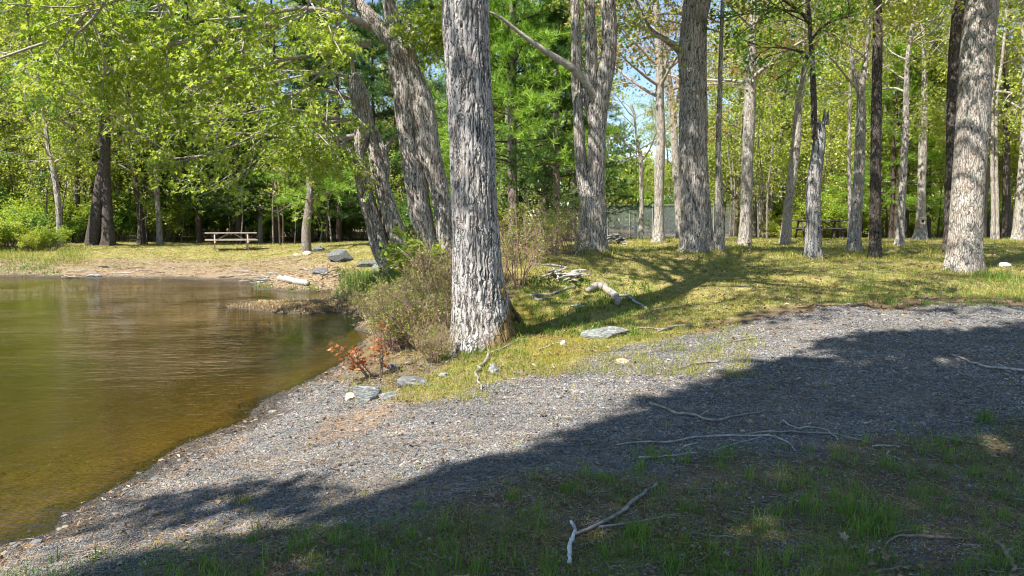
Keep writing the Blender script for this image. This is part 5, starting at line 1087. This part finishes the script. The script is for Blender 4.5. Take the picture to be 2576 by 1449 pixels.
# small twigs
x, y = wedge(3200, 2.3, 16, rg); k = H(x, y) > WZ + .02; x, y = x[k], y[k]; n = len(x); a = rg.rand(n) * PI2; l = rg.uniform(.04, .2, n) * np.clip(y / 6, .6, 1.6); t = np.linspace(-.5, .5, 4)
Px = x[:, None] + np.cos(a)[:, None] * l[:, None] * t + rg.randn(n, 4) * .006; Py = y[:, None] + np.sin(a)[:, None] * l[:, None] * t + rg.randn(n, 4) * .006; Pz = H(Px, Py) + .006 + rg.rand(n, 4) * .008
stuff("twig_litter", [tubes(np.stack([Px, Py, Pz], -1), (rg.uniform(.0012, .0035, n)[:, None] * np.linspace(1, .5, 4)), 4)], M['deadwood'], "small broken twigs scattered over gravel and grass", "twigs")

# foreground grass: tufts on the shaded strip, sparse on gravel
def tufts(n, uv0, uv1, rg, cond=None, nb=(8, 26), h=(.04, .12), rad=.035, w=(.0022, .0045), lean=(.2, .9), wpow=1.0):
    pu = rg.uniform(uv0[0], uv1[0], n); pv = uv0[1] + (uv1[1] - uv0[1]) * rg.rand(n) ** wpow
    if cond is not None: k = cond(pu, pv); pu, pv = pu[k], pv[k]
    g = G(np.stack([pu, pv], 1)); nb_ = rg.randint(nb[0], nb[1], len(g)); m_ = np.repeat(np.arange(len(g)), nb_); hh = np.repeat(rg.uniform(h[0], h[1], len(g)), nb_) * rg.uniform(.4, 1.1, len(m_))
    x = g[m_, 0] + rg.randn(len(m_)) * rad; y = g[m_, 1] + rg.randn(len(m_)) * rad
    k = H(x, y) > WZ + .005; x, y, hh = x[k], y[k], hh[k]
    return blades(x, y, hh, rg.uniform(w[0], w[1], len(x)), rg.uniform(lean[0], lean[1], len(x)), rg)
edge = lambda u: np.interp(u, [-200, 300, 600, 900, 1200, 1500, 1800, 2100, 2350, 2800], [1480, 1400, 1350, 1300, 1250, 1190, 1140, 1120, 1090, 1000])
rg = RS(4321)
fg_c = lambda u, v: (v > edge(u) + rg.randn(len(u)) * 22) & (fbm(u / 120, v / 60, 3) > .38)
stuff("foreground_grass", [tufts(6200, (-300, 1000), (3150, 1620), rg, fg_c, (8, 26), (.02, .065), .06, (.0018, .0032)),
                           tufts(800, (-300, 1050), (3150, 1600), rg, fg_c, (10, 26), (.07, .15), .022, (.003, .0055), (.15, .7))], M['grass_green'], "green grass tufts in the shaded foreground", "grass")
stuff("gravel_weeds", [tufts(620, (300, 780), (2600, 1400), rg, lambda u, v: (v > np.interp(u, [300, 600, 900, 1300, 1700, 2600], [1240, 1100, 1000, 950, 870, 780])) & (rg.rand(len(u)) < .8), (5, 16), (.015, .05), .022, (.003, .006), (.4, .95)),
                       tufts(900, (1170, 735), (1900, 950), rg, None, (10, 30), (.03, .09), .05, (.003, .006), (.3, .9)),
                       tufts(260, (880, 880), (1250, 1010), rg, None, (8, 22), (.03, .09), .04, (.003, .006), (.3, .9))], M['grass'], "small weeds and grass sprigs at the gravel's edge", "weeds")
stuff("broadleaf_tufts", [tufts(260, (1280, 700), (1640, 850), rg, None, (8, 16), (.06, .13), .03, (.010, .018), (.3, .95)), tufts(60, (1100, 850), (1330, 900), rg, None, (8, 16), (.05, .11), .03, (.008, .014), (.3, .95)),
                          tufts(130, (2100, 690), (2600, 770), rg, None, (10, 24), (.05, .12), .06, (.006, .010), (.3, .8))], M['grass_green'], "broad-bladed green herbs around the deadwood", "herbs")
mossf = tufts(6000, (1000, 1330), (2640, 1500), rg, lambda u, v: fbm(u / 150 + 5, v / 70, 5) > .5, (4, 9), (.01, .025), .03, (.003, .006), (.3, .95))
stuff("moss_cover", [mossf], M['leaf_bush'], "yellow-green moss patches in the bottom right foreground", "moss")
# reeds and dead grass on the bar and along the far waterline
bar = tufts(900, (520, 748), (890, 788), rg, lambda u, v: fbm(u / 40, v / 12, 2) > .42, (8, 22), (.03, .10), .12, (.008, .016), (.3, .95))
rt = []
for o in list(C.objects):       # grass left standing round the feet of the lawn's trees
    if o.type == 'EMPTY' and o.get('category') == 'tree' and 8 < o.location.y < 30 and o.location.x > -.5:
        r0 = .12 + .016 * o.location.y; n = 260; a = rg.rand(n) * PI2; d = r0 + np.abs(rg.randn(n)) * .12; x = o.location.x + np.cos(a) * d; y = o.location.y + np.sin(a) * d
        rt.append(blades(x, y, rg.uniform(.05, .15, n), np.full(n, .008 + .0004 * o.location.y), rg.uniform(.2, .8, n), rg))
stuff("trunk_foot_grass", rt, M['grass'], "longer grass left standing round the feet of the lawn trees", "grass")
stuff("bar_grass", [bar, tufts(160, (560, 792), (900, 830), rg, lambda u, v: rg.rand(len(u)) < .3, (3, 8), (.08, .2), .05, (.006, .01), (.4, .95))], M['straw'], "dry straw-coloured grass on the low bar in the pond", "dead grass")
stuff("bar_green", [tufts(90, (600, 720), (900, 760), rg, None, (8, 20), (.1, .25), .10, (.01, .016), (.2, .7)), tufts(120, (860, 690), (1000, 740), rg, None, (8, 22), (.12, .3), .10, (.01, .016), (.2, .7)), tufts(60, (0, 655), (140, 690), rg, None, (8, 20), (.05, .15), .2, (.015, .025), (.2, .7))], M['grass_green'], "fresh green grass along the far waterline", "grass")
sh = tufts(330, (-20, 622), (200, 664), rg, lambda u, v: fbm(u / 30, v / 14, 2) > .45, (8, 18), (.12, .38), .3, (.012, .022), (.5, .97)); stuff("bank_brush", [sh], M['leaf_bush'], "dull green and brown brush on the left end of the far bank", "brush")
# tall individual grass clumps of the foreground
def clump(label, uv, nb, h, seed, m='grass_green', w=(.004, .007), rad=.025, lean=(.15, .8)):
    r = RS(seed); g = G([uv])[0]; x = g[0] + r.randn(nb) * rad; y = g[1] + r.randn(nb) * rad; v, f = blades(x, y, r.uniform(.5, 1.1, nb) * h, r.uniform(*w, nb), r.uniform(*lean, nb), r)
    tag(link("grass_clump", make_mesh("grass_clump", [(v, f)], M[m], g), loc=tuple(g)), label, "grass clump")
clump("dense dark green grass clump right of the white birch stick", (1600, 1350), 150, .11, 1, w=(.003, .006), rad=.04)
clump("wide arching grass sprig low at left with long bright blades", (845, 1365), 9, .16, 2, w=(.007, .011), lean=(.5, .95))
clump("arching long-bladed grass left of the white birch stick", (1300, 1430), 10, .15, 3, w=(.006, .010), lean=(.5, .95))
clump("rounded fine-bladed tuft on the shaded gravel left of centre", (1285, 1255), 90, .06, 4, w=(.002, .004), rad=.02)
clump("rounded fine-bladed tuft on the shaded gravel right of its twin", (1425, 1235), 100, .06, 5, w=(.002, .004), rad=.025)
clump("bright yellow-green tuft where sunlit gravel meets the left shade band", (610, 1265), 60, .06, 6, 'grass')
clump("green clump in the foreground grass left of the forked pale twig", (1640, 1150), 120, .08, 7, w=(.003, .006), rad=.07)
clump("tall thin grass clump among the right foreground litter", (2140, 1290), 60, .14, 8, rad=.05)
clump("dark green leafy clump in the right foreground", (2190, 1335), 90, .09, 9, w=(.006, .010), rad=.06)
clump("bright fine grass tuft at the left foot of the thick tree", (1118, 905), 120, .13, 10, w=(.003, .005), rad=.03)
clump("green grass clump by the right edge beyond the gravel", (2500, 700), 200, .2, 11, w=(.006, .010), rad=.15)
clump("straggly grass at the far right of the shaded gravel", (2480, 1060), 80, .12, 12, rad=.035)

# drop prototypes that were never placed
for protos, used in ((dec, ud), (pin, up_), (shr, us), (wsh, uw_)):
    for k, p in enumerate(protos):
        if k not in used:
            for c in list(p.children): bpy.data.objects.remove(c)
            bpy.data.objects.remove(p)
